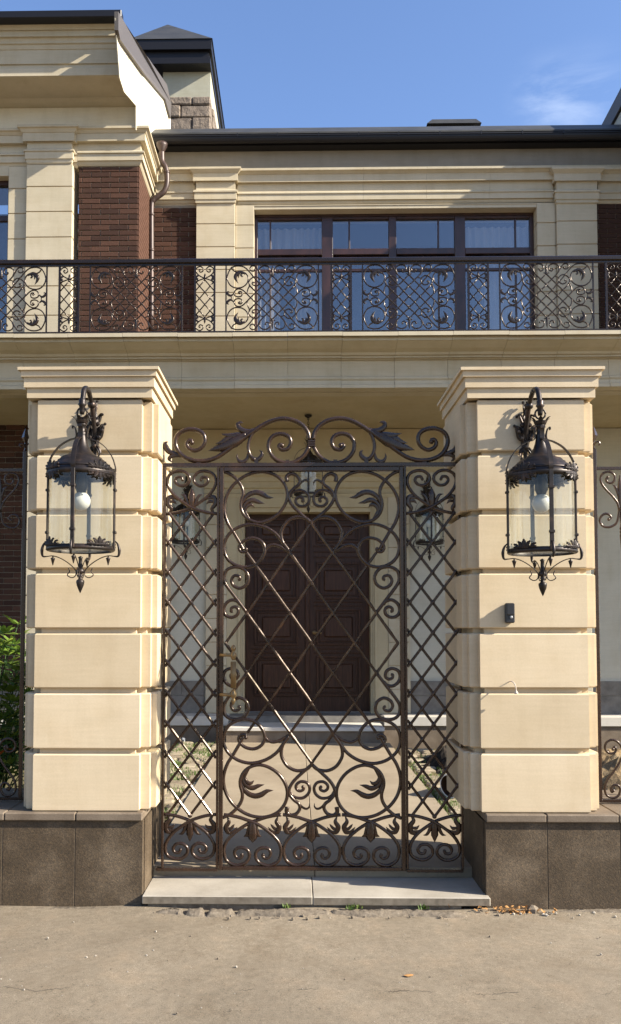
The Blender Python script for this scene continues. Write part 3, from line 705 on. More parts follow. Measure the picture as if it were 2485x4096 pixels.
capital(Xq0 + .01, Xq1 - .01, YM - .10, cp, 2300).build('capital', M['trim'], H_)
prof('window_lintel', xw0 + .002, xw1 - .002, YM, [(0.05, 817), (0.05, 820), (0.04, 821), (0.04, 834)], 1500, M['trim'], back=0.24)

# ---- wide balcony window
YN = YM + 0.13
win = MB().box(xw0, xw1, YN, YN + .09, zw1 - 0.06, zw1).build('balcony_window', M['frame'], H_)
zt0, zt1 = zz(1017, YN, 1500), zz(993, YN, 1500)
zfb = ZBT - .01
def bar(x0, x1, z0, z1, y0=YN, y1=YN + .09, nm='frame_bar'):
    return MB().box(x0, x1, y0, y1, z0, z1, .005).build(nm, M['frame'], win)
posts = [(1017, 1026), (1288, 1332), (1556, 1586), (1820, 1862), (2122, 2145)]
PX = [(xx(a, YN, 1000), xx(b_, YN, 1000)) for a, b_ in posts]
PX[0] = (xw0 + .001, PX[0][1] + .02); PX[-1] = (PX[-1][0], xw1 - .001)
for a, b_ in PX: bar(a, b_, zfb, zw1 - .061)
ztop0 = zz(875, YN, 1500)
lowtr = zz(1083, YN, 1500), zz(1072, YN, 1500)
munt = [1082, 1398, 1755, 2064]
for i in range(4):
    xa, xb = PX[i][1] + .001, PX[i + 1][0] - .001
    bar(xa, xb, ztop0, zw1 - .061, YN + .005)
    bar(xa, xb, zt0, zt1, YN + .002)
    bar(xa, xb, zt0 - .075, zt0 - .035, YN + .012)
    bar(xa, xb, lowtr[0], lowtr[1], YN + .02, YN + .07)
    bar(xa, xb, zfb, zfb + .12, YN + .005)
    mx_ = xx(munt[i], YN, 930)
    bar(mx_ - .012, mx_ + .012, zt1 + .001, ztop0 - .001, YN + .02, YN + .07, 'muntin')
    bar(mx_ - .012, mx_ + .012, zfb + .121, lowtr[0] - .001, YN + .02, YN + .07, 'muntin')
    for z0_, z1_ in ((zt1, ztop0), (zfb + .12, zt0 - .075)):
        MB().box(xa, xb, YN + .04, YN + .052, z0_, z1_).build('pane', M['glass'], win)
# curtains behind the panes
def curtain(x0, x1, z0, z1, Y, waves, amp, seed):
    r = random.Random(seed); n = max(12, int((x1 - x0) * waves * 8)); vs = []; ph = r.random() * 6
    for i in range(n + 1):
        u = i / n; xq = x0 + (x1 - x0) * u
        yq = Y + amp * math.sin(u * (x1 - x0) * waves * 6.28 + ph + 1.2 * math.sin(u * 9 + ph))
        vs += [(xq, yq, z0), (xq, yq, z1)]
    return MB().add(vs, [(2 * i, 2 * i + 2, 2 * i + 3, 2 * i + 1) for i in range(n)])
for i, (a, b_) in enumerate(((1030, 1290), (1870, 2120))):
    curtain(xx(a, YN, 930), xx(b_, YN, 930), zt1, zz(890, YN, 1200), YN + .22, 9, .025, i).build('curtain', M['curtain'], win, True)
for i, (a, b_) in enumerate(((1030, 1120), (1180, 1300), (1950, 2130))):
    curtain(xx(a, YN, 1200), xx(b_, YN, 1200), zfb, zt0 - .04, YN + .22, 10, .03, 5 + i).build('curtain', M['curtain'], win, True)
MB().box(xw0 - .3, xw1 + .3, YN + 1.6, YN + 1.7, ZBT - .3, zs).build('room_wall', M['room'], win)

# ---- main eave: gutter and roof
YE = 12.72 - 5.08
xe0, xe1 = XW + .02, 5.08
gz0, gz1 = zz(566, YE, 1500), zz(537, YE, 1500); gr = (gz1 - gz0) / 2
ev = MB().box(xe0, xe1, YE + .12, YM + .3, zs + .003, zs + .16).build('eave', M['gutter'], H_)
gm = MB(); pts = [(YE + gr - gr * math.cos(a), gz1 - gr * math.sin(a) * 1.6) for a in [math.pi * i / 8 for i in range(9)]]
gm.prismx(pts, xe0, xe1); gm.prismx([(YE - .012, gz1 - .008), (YE - .012, gz1 + .008), (YE + .012, gz1 + .008), (YE + .012, gz1 - .008)], xe0, xe1)
gm.build('gutter', M['gutter'], H_)
mb = MB(); mb.box(xe0, xe1, YE + .02, YE + .06, zz(534, YE, 1500), zz(530, YE, 1500)); mb.build('gutter_edge', M['fasc'], H_)
for p in (950, 1110, 1275, 1435, 1595, 1760, 1925, 2090, 2255):
    xq = xx(p, YE, 540); MB().box(xq - .008, xq + .008, YE - .014, YE + .10, gz1 - .02, zz(528, YE, 1500)).build('gutter_bracket', M['gutter'], H_)
rfz0 = zz(534, YE + .08, 1500)
def roofpoly(): return [(YE + .07, rfz0 + .012), (YE + .075, zz(523, YE + .075, 1500)), (YE + .5, zz(508, YE + .5, 1500)), (YE + 6.5, zz(508, YE + .5, 1500) + 2.0), (YE + 6.5, rfz0), (YE + .3, rfz0 + .012)]
MB().prismx(roofpoly(), XW - 1.5, 6.5).build('main_roof', M['roof'], H_)

# ---- left wing, upper storey
xg0, xg1 = xx(36, YW, 900), xx(111, YW, 900)
zjw = [ZBT - .01] + [zz(p, YW - .06, 200) for p in (1266, 1149, 1052, 954, 852, 752)] + [zz(662, YW - .06, 200)]
rustic('pilaster', xg1 + .003, xx(295, YW, 900), YW - .09, 0.33, zjw, H_, M['trim'], 0.012)
rustic('pilaster', xg0, xg1 - .002, YW - .04, 0.28, zjw, H_, M['trim'], 0.012)
wz1 = zz(708, YW, 20)
ww = MB().box(-5.6, xg0, YW + .1, YW + .2, wz1 - .06, wz1).build('wing_window', M['frame'], H_)
MB().box(xg0 - .05, xg0, YW + .1, YW + .2, ZBT, wz1 - .061).build('frame_bar', M['frame'], ww)
MB().box(-5.6, xg0 - .051, YW + .11, YW + .19, zz(868, YW, 20), zz(848, YW, 20)).build('frame_bar', M['frame'], ww)
MB().box(-5.6, xg0 - .051, YW + .14, YW + .15, ZBT, wz1 - .06).build('pane', M['glass'], ww)
MB().box(-9, -3.0, YW + 1.4, YW + 1.5, ZBT, 8).build('room_wall', M['room'], ww)
b = MB(); b.box(-9, -5.6, YW + .05, YW + .3, ZBT, zwt); b.box(-5.6, xg0, YW - .03, YW + .3, wz1, zwt); b.build('wing_wall', M['trim'], H_)
# entablature of the wing, turning the corner
wp = [(0.16, 503), (0.16, 512), (0.135, 518), (0.11, 531), (0.10, 533), (0.10, 563), (0.03, 572), (0.03, 602), (0.085, 605), (0.085, 611), (0.065, 613), (0.065, 641), (0.045, 644), (0.03, 655), (0.012, 664)]
prof_wrap(wp, YW, 420, XW, -3.0, YM - .16).build('wing_entablature', M['trim'], H_)
prof('wing_entablature', -9, -3.002, YW, [(o, py + 9) for o, py in wp], 60, M['trim'])
wc = [(0.12, 497), (0.12, 506), (0.095, 512), (0.07, 528), (0.06, 530), (0.06, 563), (0.012, 566), (0.012, 594), (0.05, 597), (0.05, 603), (0.035, 605), (0.035, 634), (0.022, 637), (0.016, 650), (0.004, 656)]
capital(xg1 + .02, xx(295, YW, 600) - .012, YW - .09, wc, 200, 0.10).build('capital', M['trim'], H_)
# frieze, soffit and big eave cornice
zc0 = zz(503, YW, 420); zso = zz(313, 11.22 - 5.08, 300)
MB().box(-9, XW - .006, YW - .005, YM, zc0 - .05, zso + .02).build('wing_frieze', M['white'], H_)
XV = -2.165
MB().box(-9, XV - .08, 11.16 - 5.08, YW - .006, zso, zso + .1).build('wing_soffit', M['trim'], H_)
b = MB(); b.prismx([(YW - .007, zso - .001), (YW - .007, zso - .05), (YW - .05, zso - .045), (YW - .10, zso - .03), (YW - .16, zso - .001)], -9, XV - .02); b.build('soffit_cove', M['trim'], H_)
Yc = 11.22 - 5.08
cpz = [(0.24, 70), (0.24, 76), (0.22, 84), (0.185, 100), (0.165, 113), (0.16, 118), (0.14, 121), (0.14, 144), (0.11, 150), (0.095, 164), (0.095, 172), (0.075, 178), (0.06, 196), (0.05, 199), (0.05, 254), (0.03, 259), (0.03, 283), (0.012, 289), (0.0, 313)]
prof('wing_cornice', -9, XV - .085, Yc, cpz, 250, M['trim'], back=0.3)
# rendered gable side and its grey verge
def vX(px): return XV - .075 * max(0.0, min(1.0, (546 - px) / 60.0))
side = [atX(px, py, vX(px)) for px, py in ((462, 71), (482, 158), (578, 295), (662, 397), (683, 475), (683, 560), (590, 560), (546, 520), (546, 424), (497, 367), (480, 313))]
b = MB(); n = len(side); b.v = [tuple(p) for p in side] + [(p.x - .012, p.y, p.z) for p in side]
b.f = [tuple(range(n)), tuple(reversed(range(n, 2 * n)))] + [(i, i + n, (i + 1) % n + n, (i + 1) % n) for i in range(n)]
b.build('gable_side', M['white'], H_)
lo = [atX(px, py, vX(px) + .035) for px, py in ((474, 120), (482, 158), (578, 295), (662, 397), (683, 475))]
up = [atX(px, py, vX(px) + .035) for px, py in ((474, 46), (500, 92), (587, 222), (668, 337), (686, 415))]
b = MB(); ring = lo + up[::-1]; n = len(ring)
b.v = [tuple(p) for p in ring] + [(p.x - .05, p.y, p.z) for p in ring]
b.f = [tuple(range(n)), tuple(reversed(range(n, 2 * n)))] + [(i, i + n, (i + 1) % n + n, (i + 1) % n) for i in range(n)]
b.build('roof_verge', M['fasc'], H_)
poly = [(max(p.y + .02, Yc + .06), p.z - .03) for p in up] + [(up[-1].y, zso), (Yc + .2, zso + .11), (Yc + .08, up[0].z - .2)]
MB().prismx(poly, -9, XV - .05).build('wing_roof', M['roof'], H_)
g0 = zz(69, Yc - .33, 250); g1 = zz(39, Yc - .33, 250)
MB().box(-9, XV - .07, Yc - .33, Yc - .19, g0, g1, .01).build('wing_gutter', M['gutter'], H_)

# ---- right wing: only a corner of its gable shows, its shade falls on the wall
XR = 5.12
ry = [(11.0, 9.0), (13.2, 10.02)]
pA, pB = atX(2394, 524, XR), atX(2485, 349, XR)
vy = [(5.95, 9.05), (6.9, 9.47), (pB.y - .5, pB.z + .0), (pB.y, pB.z), (pA.y, pA.z), (pA.y + .6, pA.z - .35)]
b = MB(); b.prismx([(y, z - .3) for y, z in vy] + [(10.4, 7.5), (6.9, 7.5), (6.72, 8.2), (5.95, 8.4)], XR + .04, 10); b.build('right_wing_gable', M['plaster'], H_)
b = MB(); b.prismx(vy + [(y, z - .28) for y, z in vy[::-1]], XR, 10.02); b.build('right_wing_verge', M['fasc'], H_)
MB().box(XR + .03, 10, 6.75, 12, 4.8, 8.6).build('right_wing_wall', M['white'], H_)

# ---- chimneys
Yh = 15.6 - 5.08
def P(px, py, D): return at(px, py, D - 5.08)
c0, c1 = xx(652, Yh, 400), xx(842, Yh, 400)
dep = 2.5
ch = MB().box(c0 + .02, c1 - .02, Yh + .03, Yh + dep - .03, 8.5, zz(245, Yh, 750)).build('chimney', M['white'], H_)
MB().box(c0, c1, Yh, Yh + dep, zz(392, Yh, 750), zz(268, Yh, 750)).build('chimney_render', M['chimney'], ch)
MB().box(c0 - .01, c1 - .005, Yh - .02, Yh + dep, zz(268, Yh, 750) + .001, zz(245, Yh, 750)).build('chimney_band', M['chimney'], ch)
zr = [zz(p, Yh, 750) for p in (600, 560, 532, 476, 427, 393)]
rr = random.Random(9)
for i, (a, b_) in enumerate(zip(zr[:-1], zr[1:])):
    cuts = [c0 - .02, c0 + (c1 - c0) * (0.38 if i % 2 else 0.62), c1 + .01]
    for xa, xb in zip(cuts[:-1], cuts[1:]):
        bb = MB().box(xa + .004, xb - .004, Yh - .05 - .03 * rr.random(), Yh + .3, a + .004, b_ - .004, .022); bb.build('rough_stone', M['rock'], ch)
    bb = MB().box(c1 - .1, c1 + .035, Yh + .31, Yh + .95, a + .004, b_ - .004, .02).build('rough_stone', M['rock'], ch)
Yk = 15.3 - 5.08
k0, k1 = xx(520, Yk, 200), xx(846, Yk, 200)
b = MB(); b.box(k0 + .05, k1 - .025, Yk + .05, Yk + dep + .2, zz(246, Yk, 750), zz(222, Yk, 750) - .001); b.box(k0 + .07, k1 - .05, Yk + .07, Yk + dep + .1, zz(222, Yk, 750), zz(196, Yk, 750) - .001)
b.build('chimney_neck', M['gutter'], ch)
MB().box(k0, k1, Yk, Yk + dep + .4, zz(196, Yk, 750), zz(157, Yk, 750)).build('chimney_cap', M['gutter'], ch)
ap = at(671, 98, Yk + 1.2)
b = MB(); z_ = zz(157, Yk, 750) + .002
b.add([(k0 - .02, Yk - .02, z_), (k1 + .02, Yk - .02, z_), (k1 + .02, Yk + dep + .4, z_), (k0 - .02, Yk + dep + .4, z_), (ap.x, ap.y, ap.z), (ap.x, ap.y + .6, ap.z)], [(0, 1, 4), (1, 2, 5, 4), (2, 3, 5), (3, 0, 4, 5), (3, 2, 1, 0)])
b.build('hipped_roof', M['roof'], ch)
Yv = 14.6 - 5.08
vch = MB().box(xx(1730, Yv, 480), xx(1895, Yv, 480), Yv, Yv + .7, 8.6, zz(480, Yv, 1800)).build('vent_chimney', M['gutter'], H_)
b = MB(); a, b_ = xx(1717, Yv, 480), xx(1910, Yv, 480); z0_, z1_ = zz(492, Yv - .1, 1800), zz(463, Yv - .1, 1800)
b.add([(a - .05, Yv - .1, z0_), (b_ + .05, Yv - .1, z0_), (b_ + .05, Yv + .8, z0_), (a - .05, Yv + .8, z0_), (a + .05, Yv, z1_), (b_ - .02, Yv, z1_), (b_ - .02, Yv + .7, z1_), (a + .05, Yv + .7, z1_)],
      [(3, 2, 1, 0), (4, 5, 6, 7), (0, 1, 5, 4), (1, 2, 6, 5), (2, 3, 7, 6), (3, 0, 4, 7)])
b.build('vent_cap', M['roof'], vch)

# ---- drainpipe
Yq = 12.66 - 5.08
pp = [(648, 575), (648, 625), (650, 648), (662, 668), (668, 700), (667, 740), (655, 768), (632, 786), (613, 802), (606, 830), (606, 1000), (606, 1322)]
pts = cr([at(px, py, Yq) for px, py in pp], 5)
dp = MB().tube(pts, 0.040, 12, up=Vector((0, 1, 0))).build('drainpipe', M['copper'], H_, True)
for py in (1002, 1180, 860, 690):
    c = at(606 if py > 800 else 667, py, Yq); MB().lathe([(.041, -.018), (.046, -.015), (.046, .015), (.041, .018)], c, 14).build('pipe_collar', M['copper'], dp, True)
hp = at(648, 590, Yq); MB().lathe([(.03, -.12), (.045, -.05), (.08, .02), (.085, .06)], hp, 12).build('rainwater_head', M['copper'], dp, True)
#--PART3--
# ================================================================== STREET WALL AND PILLARS
ZP = 0.538
zgr = [(p, q) for p, q in ((1803, 1821), (2037, 2058), (2273.5, 2294), (2513, 2534), (2753, 2775), (2996, 3017))]
zcap = [(.088, 1460), (.088, 1472), (.073, 1473.5), (.073, 1499), (.0585, 1500.5), (.0585, 1543), (.044, 1545), (.044, 1586), (.004, 1589)]
def pillar(x0, x1, label, pxc):
    """core x0..x1, panels on the four faces narrower by the notch, square on plan"""
    w_ = x1 - x0; d = 0.05; Y0 = d; n = 0.052; Y1 = Y0 + w_ - 0.04
    t = thing('gate_pillar', label, 'pillar', ((x0 + x1) / 2, (Y0 + Y1) / 2, 0.5), 'stone pillars beside the gate')
    zt = zz(1598, 0, pxc)
    cpl = [(x0 + n, Y0 - d), (x1 - n, Y0 - d), (x1 - n, Y0), (x1, Y0), (x1, Y1), (x1 - n, Y1), (x1 - n, Y1 + d), (x0 + n, Y1 + d), (x0 + n, Y1), (x0, Y1), (x0, Y0), (x0 + n, Y0)]
    cxx, cyy = (x0 + x1) / 2, (Y0 + Y1) / 2; ci = .030
    cpl = [(x + (ci if x < cxx else -ci), y + (ci if y < cyy else -ci)) for x, y in cpl]
    core = MB().prismz(cpl, ZP, zt).build('core', M['stone'], t)
    hs = [zt] 
    for p, q in zgr: hs += [zz(p, 0, pxc), zz(q, 0, pxc)]
    hs.append(ZP + .002)
    for i in range(0, len(hs), 2):
        za, zb_ = hs[i + 1], hs[i]; a = .007
        # cross-shaped block: proud panels with notched corners
        X = [x0, x0 + n, x1 - n, x1]; Ys = [Y0, Y0 + n, Y1 - n, Y1]
        pl = [(X[1], Y0 - d), (X[2], Y0 - d), (X[2], Y0), (X[3], Y0), (X[3], Ys[1]), (X[3] + .03, Ys[1]), (X[3] + .03, Ys[2]), (X[3], Ys[2]), (X[3], Y1), (X[2], Y1), (X[2], Y1 + d), (X[1], Y1 + d), (X[1], Y1), (X[0], Y1), (X[0], Ys[2]), (X[0] - .03, Ys[2]), (X[0] - .03, Ys[1]), (X[0], Ys[1]), (X[0], Y0), (X[1], Y0)]
        b = MB(); m_ = len(pl); cx, cy = (x0 + x1) / 2, (Y0 + Y1) / 2
        pin = []
        for k in range(m_):
            p0, p1, p2 = Vector(pl[k - 1]), Vector(pl[k]), Vector(pl[(k + 1) % m_])
            e0 = (p1 - p0).normalized(); e1 = (p2 - p1).normalized()
            nr = Vector((-e0.y - e1.y, e0.x + e1.x)); pin.append((p1.x + nr.x * a, p1.y + nr.y * a))
        vs = [(x, y, za) for x, y in pin] + [(x, y, za + a) for x, y in pl] + [(x, y, zb_ - a) for x, y in pl] + [(x, y, zb_) for x, y in pin]
        fs = [tuple(reversed(range(m_))), tuple(range(3 * m_, 4 * m_))]
        for r_ in range(3):
            for k in range(m_): fs.append((r_ * m_ + k, r_ * m_ + (k + 1) % m_, (r_ + 1) * m_ + (k + 1) % m_, (r_ + 1) * m_ + k))
        b.add(vs, fs).build('stone_block', M['stone'], t)
    P = [(o, zz(py, -o, pxc)) for o, py in zcap]; k = len(P); vs = []
    xa, xb, ya, yb = x0 + .035, x1 - .035, 0.027, Y1 - .03
    for o, z in P: vs += [(xa - o, yb + o, z), (xa - o, ya - o, z), (xb + o, ya - o, z), (xb + o, yb + o, z)]
    fs = []
    for i in range(k - 1):
        for j in range(4): fs.append((4 * i + j, 4 * i + (j + 1) % 4, 4 * i + 4 + (j + 1) % 4, 4 * i + 4 + j))
    fs += [(0, 1, 2, 3), tuple(4 * k - 4 + j for j in (3, 2, 1, 0))]
    MB().add(vs, fs).build('cap', M['stone'], t)
    return t
PL0, PL1 = -1.567, -0.847
PR0, PR1 = 1.016, 1.740
pillar(PL0, PL1, 'cream limestone pillar with stepped cap left of the gate', 350)
pillar(PR0, PR1, 'cream limestone pillar with stepped cap right of the gate, carrying the intercom', 2140)
def low_wall(x0, x1, cuts, ccuts, label):
    t = thing('garden_wall', label, 'wall', ((x0 + x1) / 2, 0.3, 0))
    MB().box(x0 + .02, x1 - .02, 0.03, 0.70, -0.05, ZP - .045).build('wall_core', M['mortar'], t)
    e = [x0] + cuts + [x1]
    for a, b_ in zip(e[:-1], e[1:]):
        MB().box(a + .0009, b_ - .0009, -0.012, 0.029, -0.05, ZP - .046, .003).build('granite_panel', M['granite'], t)
    for xe in cuts:
        MB().box(xe - .0008, xe + .0008, -0.0105, 0.028, -0.05, ZP - .047).build('joint_filling', M['coping'], t)
    for xe in (x0, x1):
        s = 1 if xe == x1 else -1
        MB().box(xe - .018 * s, xe + .004 * s, 0.031, .70, -.05, ZP - .046).build('granite_panel', M['granite'], t)
    e = [x0] + ccuts + [x1]
    for a, b_ in zip(e[:-1], e[1:]):
        MB().box(a + .0015, b_ - .0015, -0.036, 0.74, ZP - .045, ZP, .006).build('coping_slab', M['coping'], t)
    return t
wl0 = xx(572, -0.01, 3450); wr0 = xx(1942, -0.01, 3450)
low_wall(-3.6, wl0, [-2.5, xx(10, -.01, 3400), xx(300, -.01, 3400)], [-2.4, xx(18, -.03, 3260), xx(303, -.03, 3260)], 'low brown granite wall with coping under the left pillar')
low_wall(wr0, 4.2, [xx(2190, -.01, 3400), xx(2482, -.01, 3400), 3.0], [xx(2187, -.03, 3270), xx(2476, -.03, 3270), 3.0], 'low brown granite wall with coping under the right pillar')

# ================================================================== IRON GATE
def gp(pts, ox, oy, sc, Y=YG, sub=6):
    """traced points -> smooth curve on the gate's plane"""
    return cr([at(ox + x * sc, oy + y * sc, Y) for x, y in pts], sub)
Z1 = (600, 1640, 0.43478)
def t1(p, sub=6): return gp(p, *Z1, YG, sub)
def t3(p, sub=6): return gp([(x, y + 1863) for x, y in p], *Z1, YG, sub)
gc = at(600 + 1488 * .43478, 1640 + 2143 * .43478, YG); XC, ZCN = gc.x, gc.z
gate = thing('garden_gate', 'brown wrought iron gate leaf with scrolls and diagonal bars, brass handle', 'gate', (XC, YG, 0.15))
RB = 0.0106
def tapered(pts, r=RB, end=1.0, start=1.0, n=8):
    k = len(pts); rs = []
    for i in range(k):
        u = i / (k - 1); f = 1.0
        if u < .2: f = start + (1 - start) * u / .2
        if u > .7: f = 1 + (end - 1) * (u - .7) / .3
        rs.append(r * f)
    return MB().tube(pts, rs, n)
def four(b, name, m=None, smooth=True, parent=None, v=True, h=True):
    parent = parent or gate; m = m or M['iron']; out = []
    out.append(b.build(name, m, parent, smooth))
    if h: out.append(b.mirror(xc=XC).build(name, m, parent, smooth))
    if v: out.append(b.mirror(zc=ZCN).build(name, m, parent, smooth))
    if h and v: out.append(b.mirror(xc=XC, zc=ZCN).build(name, m, parent, smooth))
    return out
# frame of the leaf
GL = at(600 + 640 * .43478, 2500, YG).x; GR = 2 * XC - GL
gzt = zz(1640 + 527 * .43478, YG, 1247); gzb = zz(2450 + 2368 * .43478, YG, 1247)
fw = 0.0245
MB().box(GL, GL + fw, YG - .02, YG + .02, gzb, gzt, .003).build('stile', M['iron'], gate)
MB().box(GR - fw, GR, YG - .02, YG + .02, gzb, gzt, .003).build('stile', M['iron'], gate)
MB().box(GL + fw, GR - fw, YG - .02, YG + .02, gzt - .026, gzt, .003).build('top_rail', M['iron'], gate)
MB().box(GL + fw, GR - fw, YG - .02, YG + .02, gzb, gzb + .022, .003).build('bottom_rail', M['iron'], gate)
# corner scroll with its ring, four times
four(tapered(t1([(680, 566), (740, 592), (800, 642), (846, 710), (857, 775), (838, 850), (840, 910), (872, 975), (930, 1018), (1010, 1036), (1100, 1012), (1190, 948), (1250, 855), (1263, 765), (1235, 680), (1170, 610), (1080, 574), (990, 572), (900, 596), (825, 640), (760, 700), (710, 780), (685, 880), (692, 965), (722, 1050), (770, 1125), (800, 1175), (835, 1235), (862, 1288)])), 'ring_scroll')
four(tapered(t1([(1278, 1292), (1225, 1222), (1165, 1145), (1075, 1085), (970, 1054), (880, 1057), (790, 1092), (715, 1160), (682, 1250), (700, 1345), (760, 1412), (860, 1446), (960, 1428), (1030, 1365), (1058, 1285), (1032, 1216), (965, 1180), (890, 1190), (838, 1228), (820, 1272), (842, 1305), (878, 1305), (890, 1285)]), RB, .9).ball(at(600 + 885 * .43478, 1640 + 1282 * .43478, YG), .013), 'ball_scroll')
four(tapered(t1([(1050, 1310), (1066, 1278), (1095, 1252), (1140, 1240), (1200, 1256), (1240, 1282), (1285, 1310)]), RB * .95, .8, .6), 'scroll')
four(tapered(t1([(1480, 1034), (1435, 996), (1350, 984), (1270, 1020), (1220, 1090), (1208, 1150), (1224, 1220), (1262, 1275), (1290, 1312)])), 'scroll')
four(tapered(t1([(890, 1862), (795, 1735), (710, 1622), (684, 1560), (700, 1482), (770, 1446), (860, 1462), (906, 1530), (892, 1602), (832, 1640), (772, 1618), (750, 1570), (775, 1526), (818, 1530), (830, 1556), (812, 1566)]), RB, .8), 'spiral')
four(tapered(t1([(830, 1790), (800, 1758), (745, 1750), (695, 1788), (680, 1845), (702, 1892), (755, 1908), (802, 1885), (814, 1840), (788, 1812), (752, 1822), (746, 1850), (765, 1856)]), RB, .8), 'spiral')
# heart at the middle of the ends
four(tapered(t1([(1486, 1040), (1400, 966), (1322, 892), (1282, 825), (1284, 772), (1325, 722), (1366, 690), (1376, 648), (1345, 602), (1295, 588), (1258, 616), (1262, 660)]), RB, 1.3), 'heart_scroll')
four(tapered(t1([(1290, 800), (1310, 765), (1350, 742), (1405, 742), (1452, 778), (1466, 830), (1440, 876), (1385, 886), (1345, 858), (1345, 822), (1375, 802), (1408, 815), (1412, 840)]), RB * .9, .9, .6).ball(at(600 + 1405 * .43478, 1640 + 838 * .43478, YG), .011), 'spiral')
b = MB()
for sp, wd_ in (([(1330, 730), (1372, 690), (1405, 655), (1440, 645), (1462, 665), (1462, 695)], [6, 12, 17, 16, 11, 3]), ([(1360, 690), (1374, 640), (1345, 600), (1298, 586), (1262, 605), (1256, 655)], [5, 12, 17, 17, 14, 5])):
    p = t1(sp, 3); b.lobe(p, interp([w * .000668 * .43478 / .43478 * 1.0 * .65 for w in wd_], len(p)), .7)
four(b, 'leaf')
# leaf in each ring
def lobes(specs, tr, k=0.00092):
    b = MB()
    for sp, wd_ in specs:
        p = tr(sp, 4); b.lobe(p, interp([w * k for w in wd_], len(p)), .55)
    return b
ringleaf = [([(880, 985), (845, 930), (842, 880), (868, 820), (915, 776), (975, 758), (1030, 772), (1080, 802), (1138, 808)], [5, 9, 11, 14, 17, 18, 18, 13, 1]),
            ([(895, 985), (862, 930), (868, 880), (905, 842), (950, 830), (1000, 848), (1056, 860)], [4, 9, 12, 15, 17, 13, 1]),
            ([(908, 990), (878, 940), (885, 898), (912, 874), (938, 874), (962, 898)], [4, 9, 12, 13, 11, 1]),
            ([(925, 1010), (890, 965), (872, 925)], [4, 12, 10])]
four(lobes(ringleaf, t1), 'leaf')
# diagonal bars: twisted, through the nodes on the centre line
NY = [1040, 1590, 2143, 2696, 3246]; DX, DY = 199, 276.5
def twist(a, b_, r=0.0088):
    n = 46; A, B = at(600 + a[0] * .43478, 1640 + a[1] * .43478, YG), at(600 + b_[0] * .43478, 1640 + b_[1] * .43478, YG)
    pts = [A + (B - A) * i / n for i in range(n + 1)]
    return MB().tube(pts, [r * (1.06 + 0.07 * math.sin(i * 1.25) + 0.07 * math.sin(i * .53 + a[0])) for i in range(n + 1)], 8, ph=math.pi / 8)
def zrow(y): return y
def bar_between(x0, y0, x1, y1, yo):
    b = twist((x0, y0), (x1, y1)); b.v = [(x, y + yo, z) for x, y, z in b.v]; return b
full = [None, None, None, ((1488 - 4 * DX, NY[4] - 4 * DY), (1488, NY[4])), ((1488, NY[0]), (1488 + 4 * DX, NY[0] + 4 * DY))]
full[0] = ((1488 - 1 * DX, NY[1] - DY), (1488 + 3 * DX, NY[1] + 3 * DY)); full[1] = ((1488 - 3 * DX, NY[2] - 3 * DY), (1488 + 3 * DX, NY[2] + 3 * DY)); full[2] = ((1488 - 3 * DX, NY[3] - 3 * DY), (1488 + 1 * DX, NY[3] + DY))
for a, b_ in full:
    bb = bar_between(*a, *b_, -.004); bb.build('diagonal_bar', M['iron'], gate, False)
    bb = bar_between(*a, *b_, .008).mirror(xc=XC); bb.build('diagonal_bar', M['iron'], gate, False)
# collars at the crossings
for r_ in range(9):
    y = 1040 + r_ * DY
    for k in (range(-2, 3, 2) if r_ % 2 == 0 else range(-3, 4, 2)):
        if abs(k) == 2 and r_ in (0, 8): continue
        if abs(k) == 3 and r_ in (1, 7): continue
        c = at(600 + (1488 + k * DX) * .43478, 1640 + y * .43478, YG)
        MB().box(c.x - .007, c.x + .007, YG - .015, YG + .018, c.z - .014, c.z + .014, .003).build('collar', M['iron'], gate)
# three hearts along the foot
HX = [945, 1488, 2031]
def heart_pieces(xc_, tr):
    L_ = lambda pts: [(xc_ + x, y) for x, y in pts]
    return [tapered(tr(L_([(-265, 1860), (-200, 1868), (-120, 1886), (-50, 1910), (5, 1928), (70, 1962), (140, 2010), (205, 2068), (248, 2130), (263, 2200), (240, 2280), (180, 2322), (120, 2326), (60, 2300), (28, 2250), (38, 2195), (85, 2166), (140, 2172), (165, 2208), (150, 2250), (115, 2262), (92, 2240), (100, 2218)])), RB, .85).ball(tr(L_([(98, 2232), (99, 2233)]))[0], .010)]
def heart_leaf(xc_, tr, s):
    L_ = lambda pts: [(xc_ + s * x, y) for x, y in pts]
    return lobes([(L_([(-232, 1880), (-218, 1925), (-244, 1972), (-228, 2020), (-190, 2036)]), [4, 13, 17, 15, 4]), (L_([(-232, 1990), (-205, 1990), (-180, 1965), (-165, 1945)]), [8, 11, 8, 1]), (L_([(-222, 2018), (-185, 2018), (-160, 1995), (-140, 1972)]), [8, 10, 7, 1]), (L_([(-200, 2034), (-165, 2028), (-142, 2012)]), [5, 8, 2])], tr)
def heart_flower(xc_, tr):
    L_ = lambda pts: [(xc_ + x, y) for x, y in pts]
    return lobes([(L_([(0, 1930), (0, 1980), (0, 2040), (0, 2080), (0, 2120)]), [22, 30, 36, 28, 0]), (L_([(-22, 1940), (-32, 2000), (-48, 2045), (-82, 2062)]), [14, 17, 15, 2]), (L_([(22, 1940), (32, 2000), (48, 2045), (82, 2062)]), [14, 17, 15, 2])], tr)
for xc_ in HX:
    c = at(600 + xc_ * .43478, 3000, YG).x
    for b in heart_pieces(xc_, t3):
        b.build('foot_scroll', M['iron'], gate, True); b.v = [(x, y + .003, z) for x, y, z in b.v]; b.mirror(xc=c).build('foot_scroll', M['iron'], gate, True)
    heart_leaf(xc_, t3, 1).build('leaf', M['iron'], gate, True); heart_leaf(xc_, t3, -1).build('leaf', M['iron'], gate, True)
    heart_flower(xc_, t3).build('flower', M['iron'], gate, True)
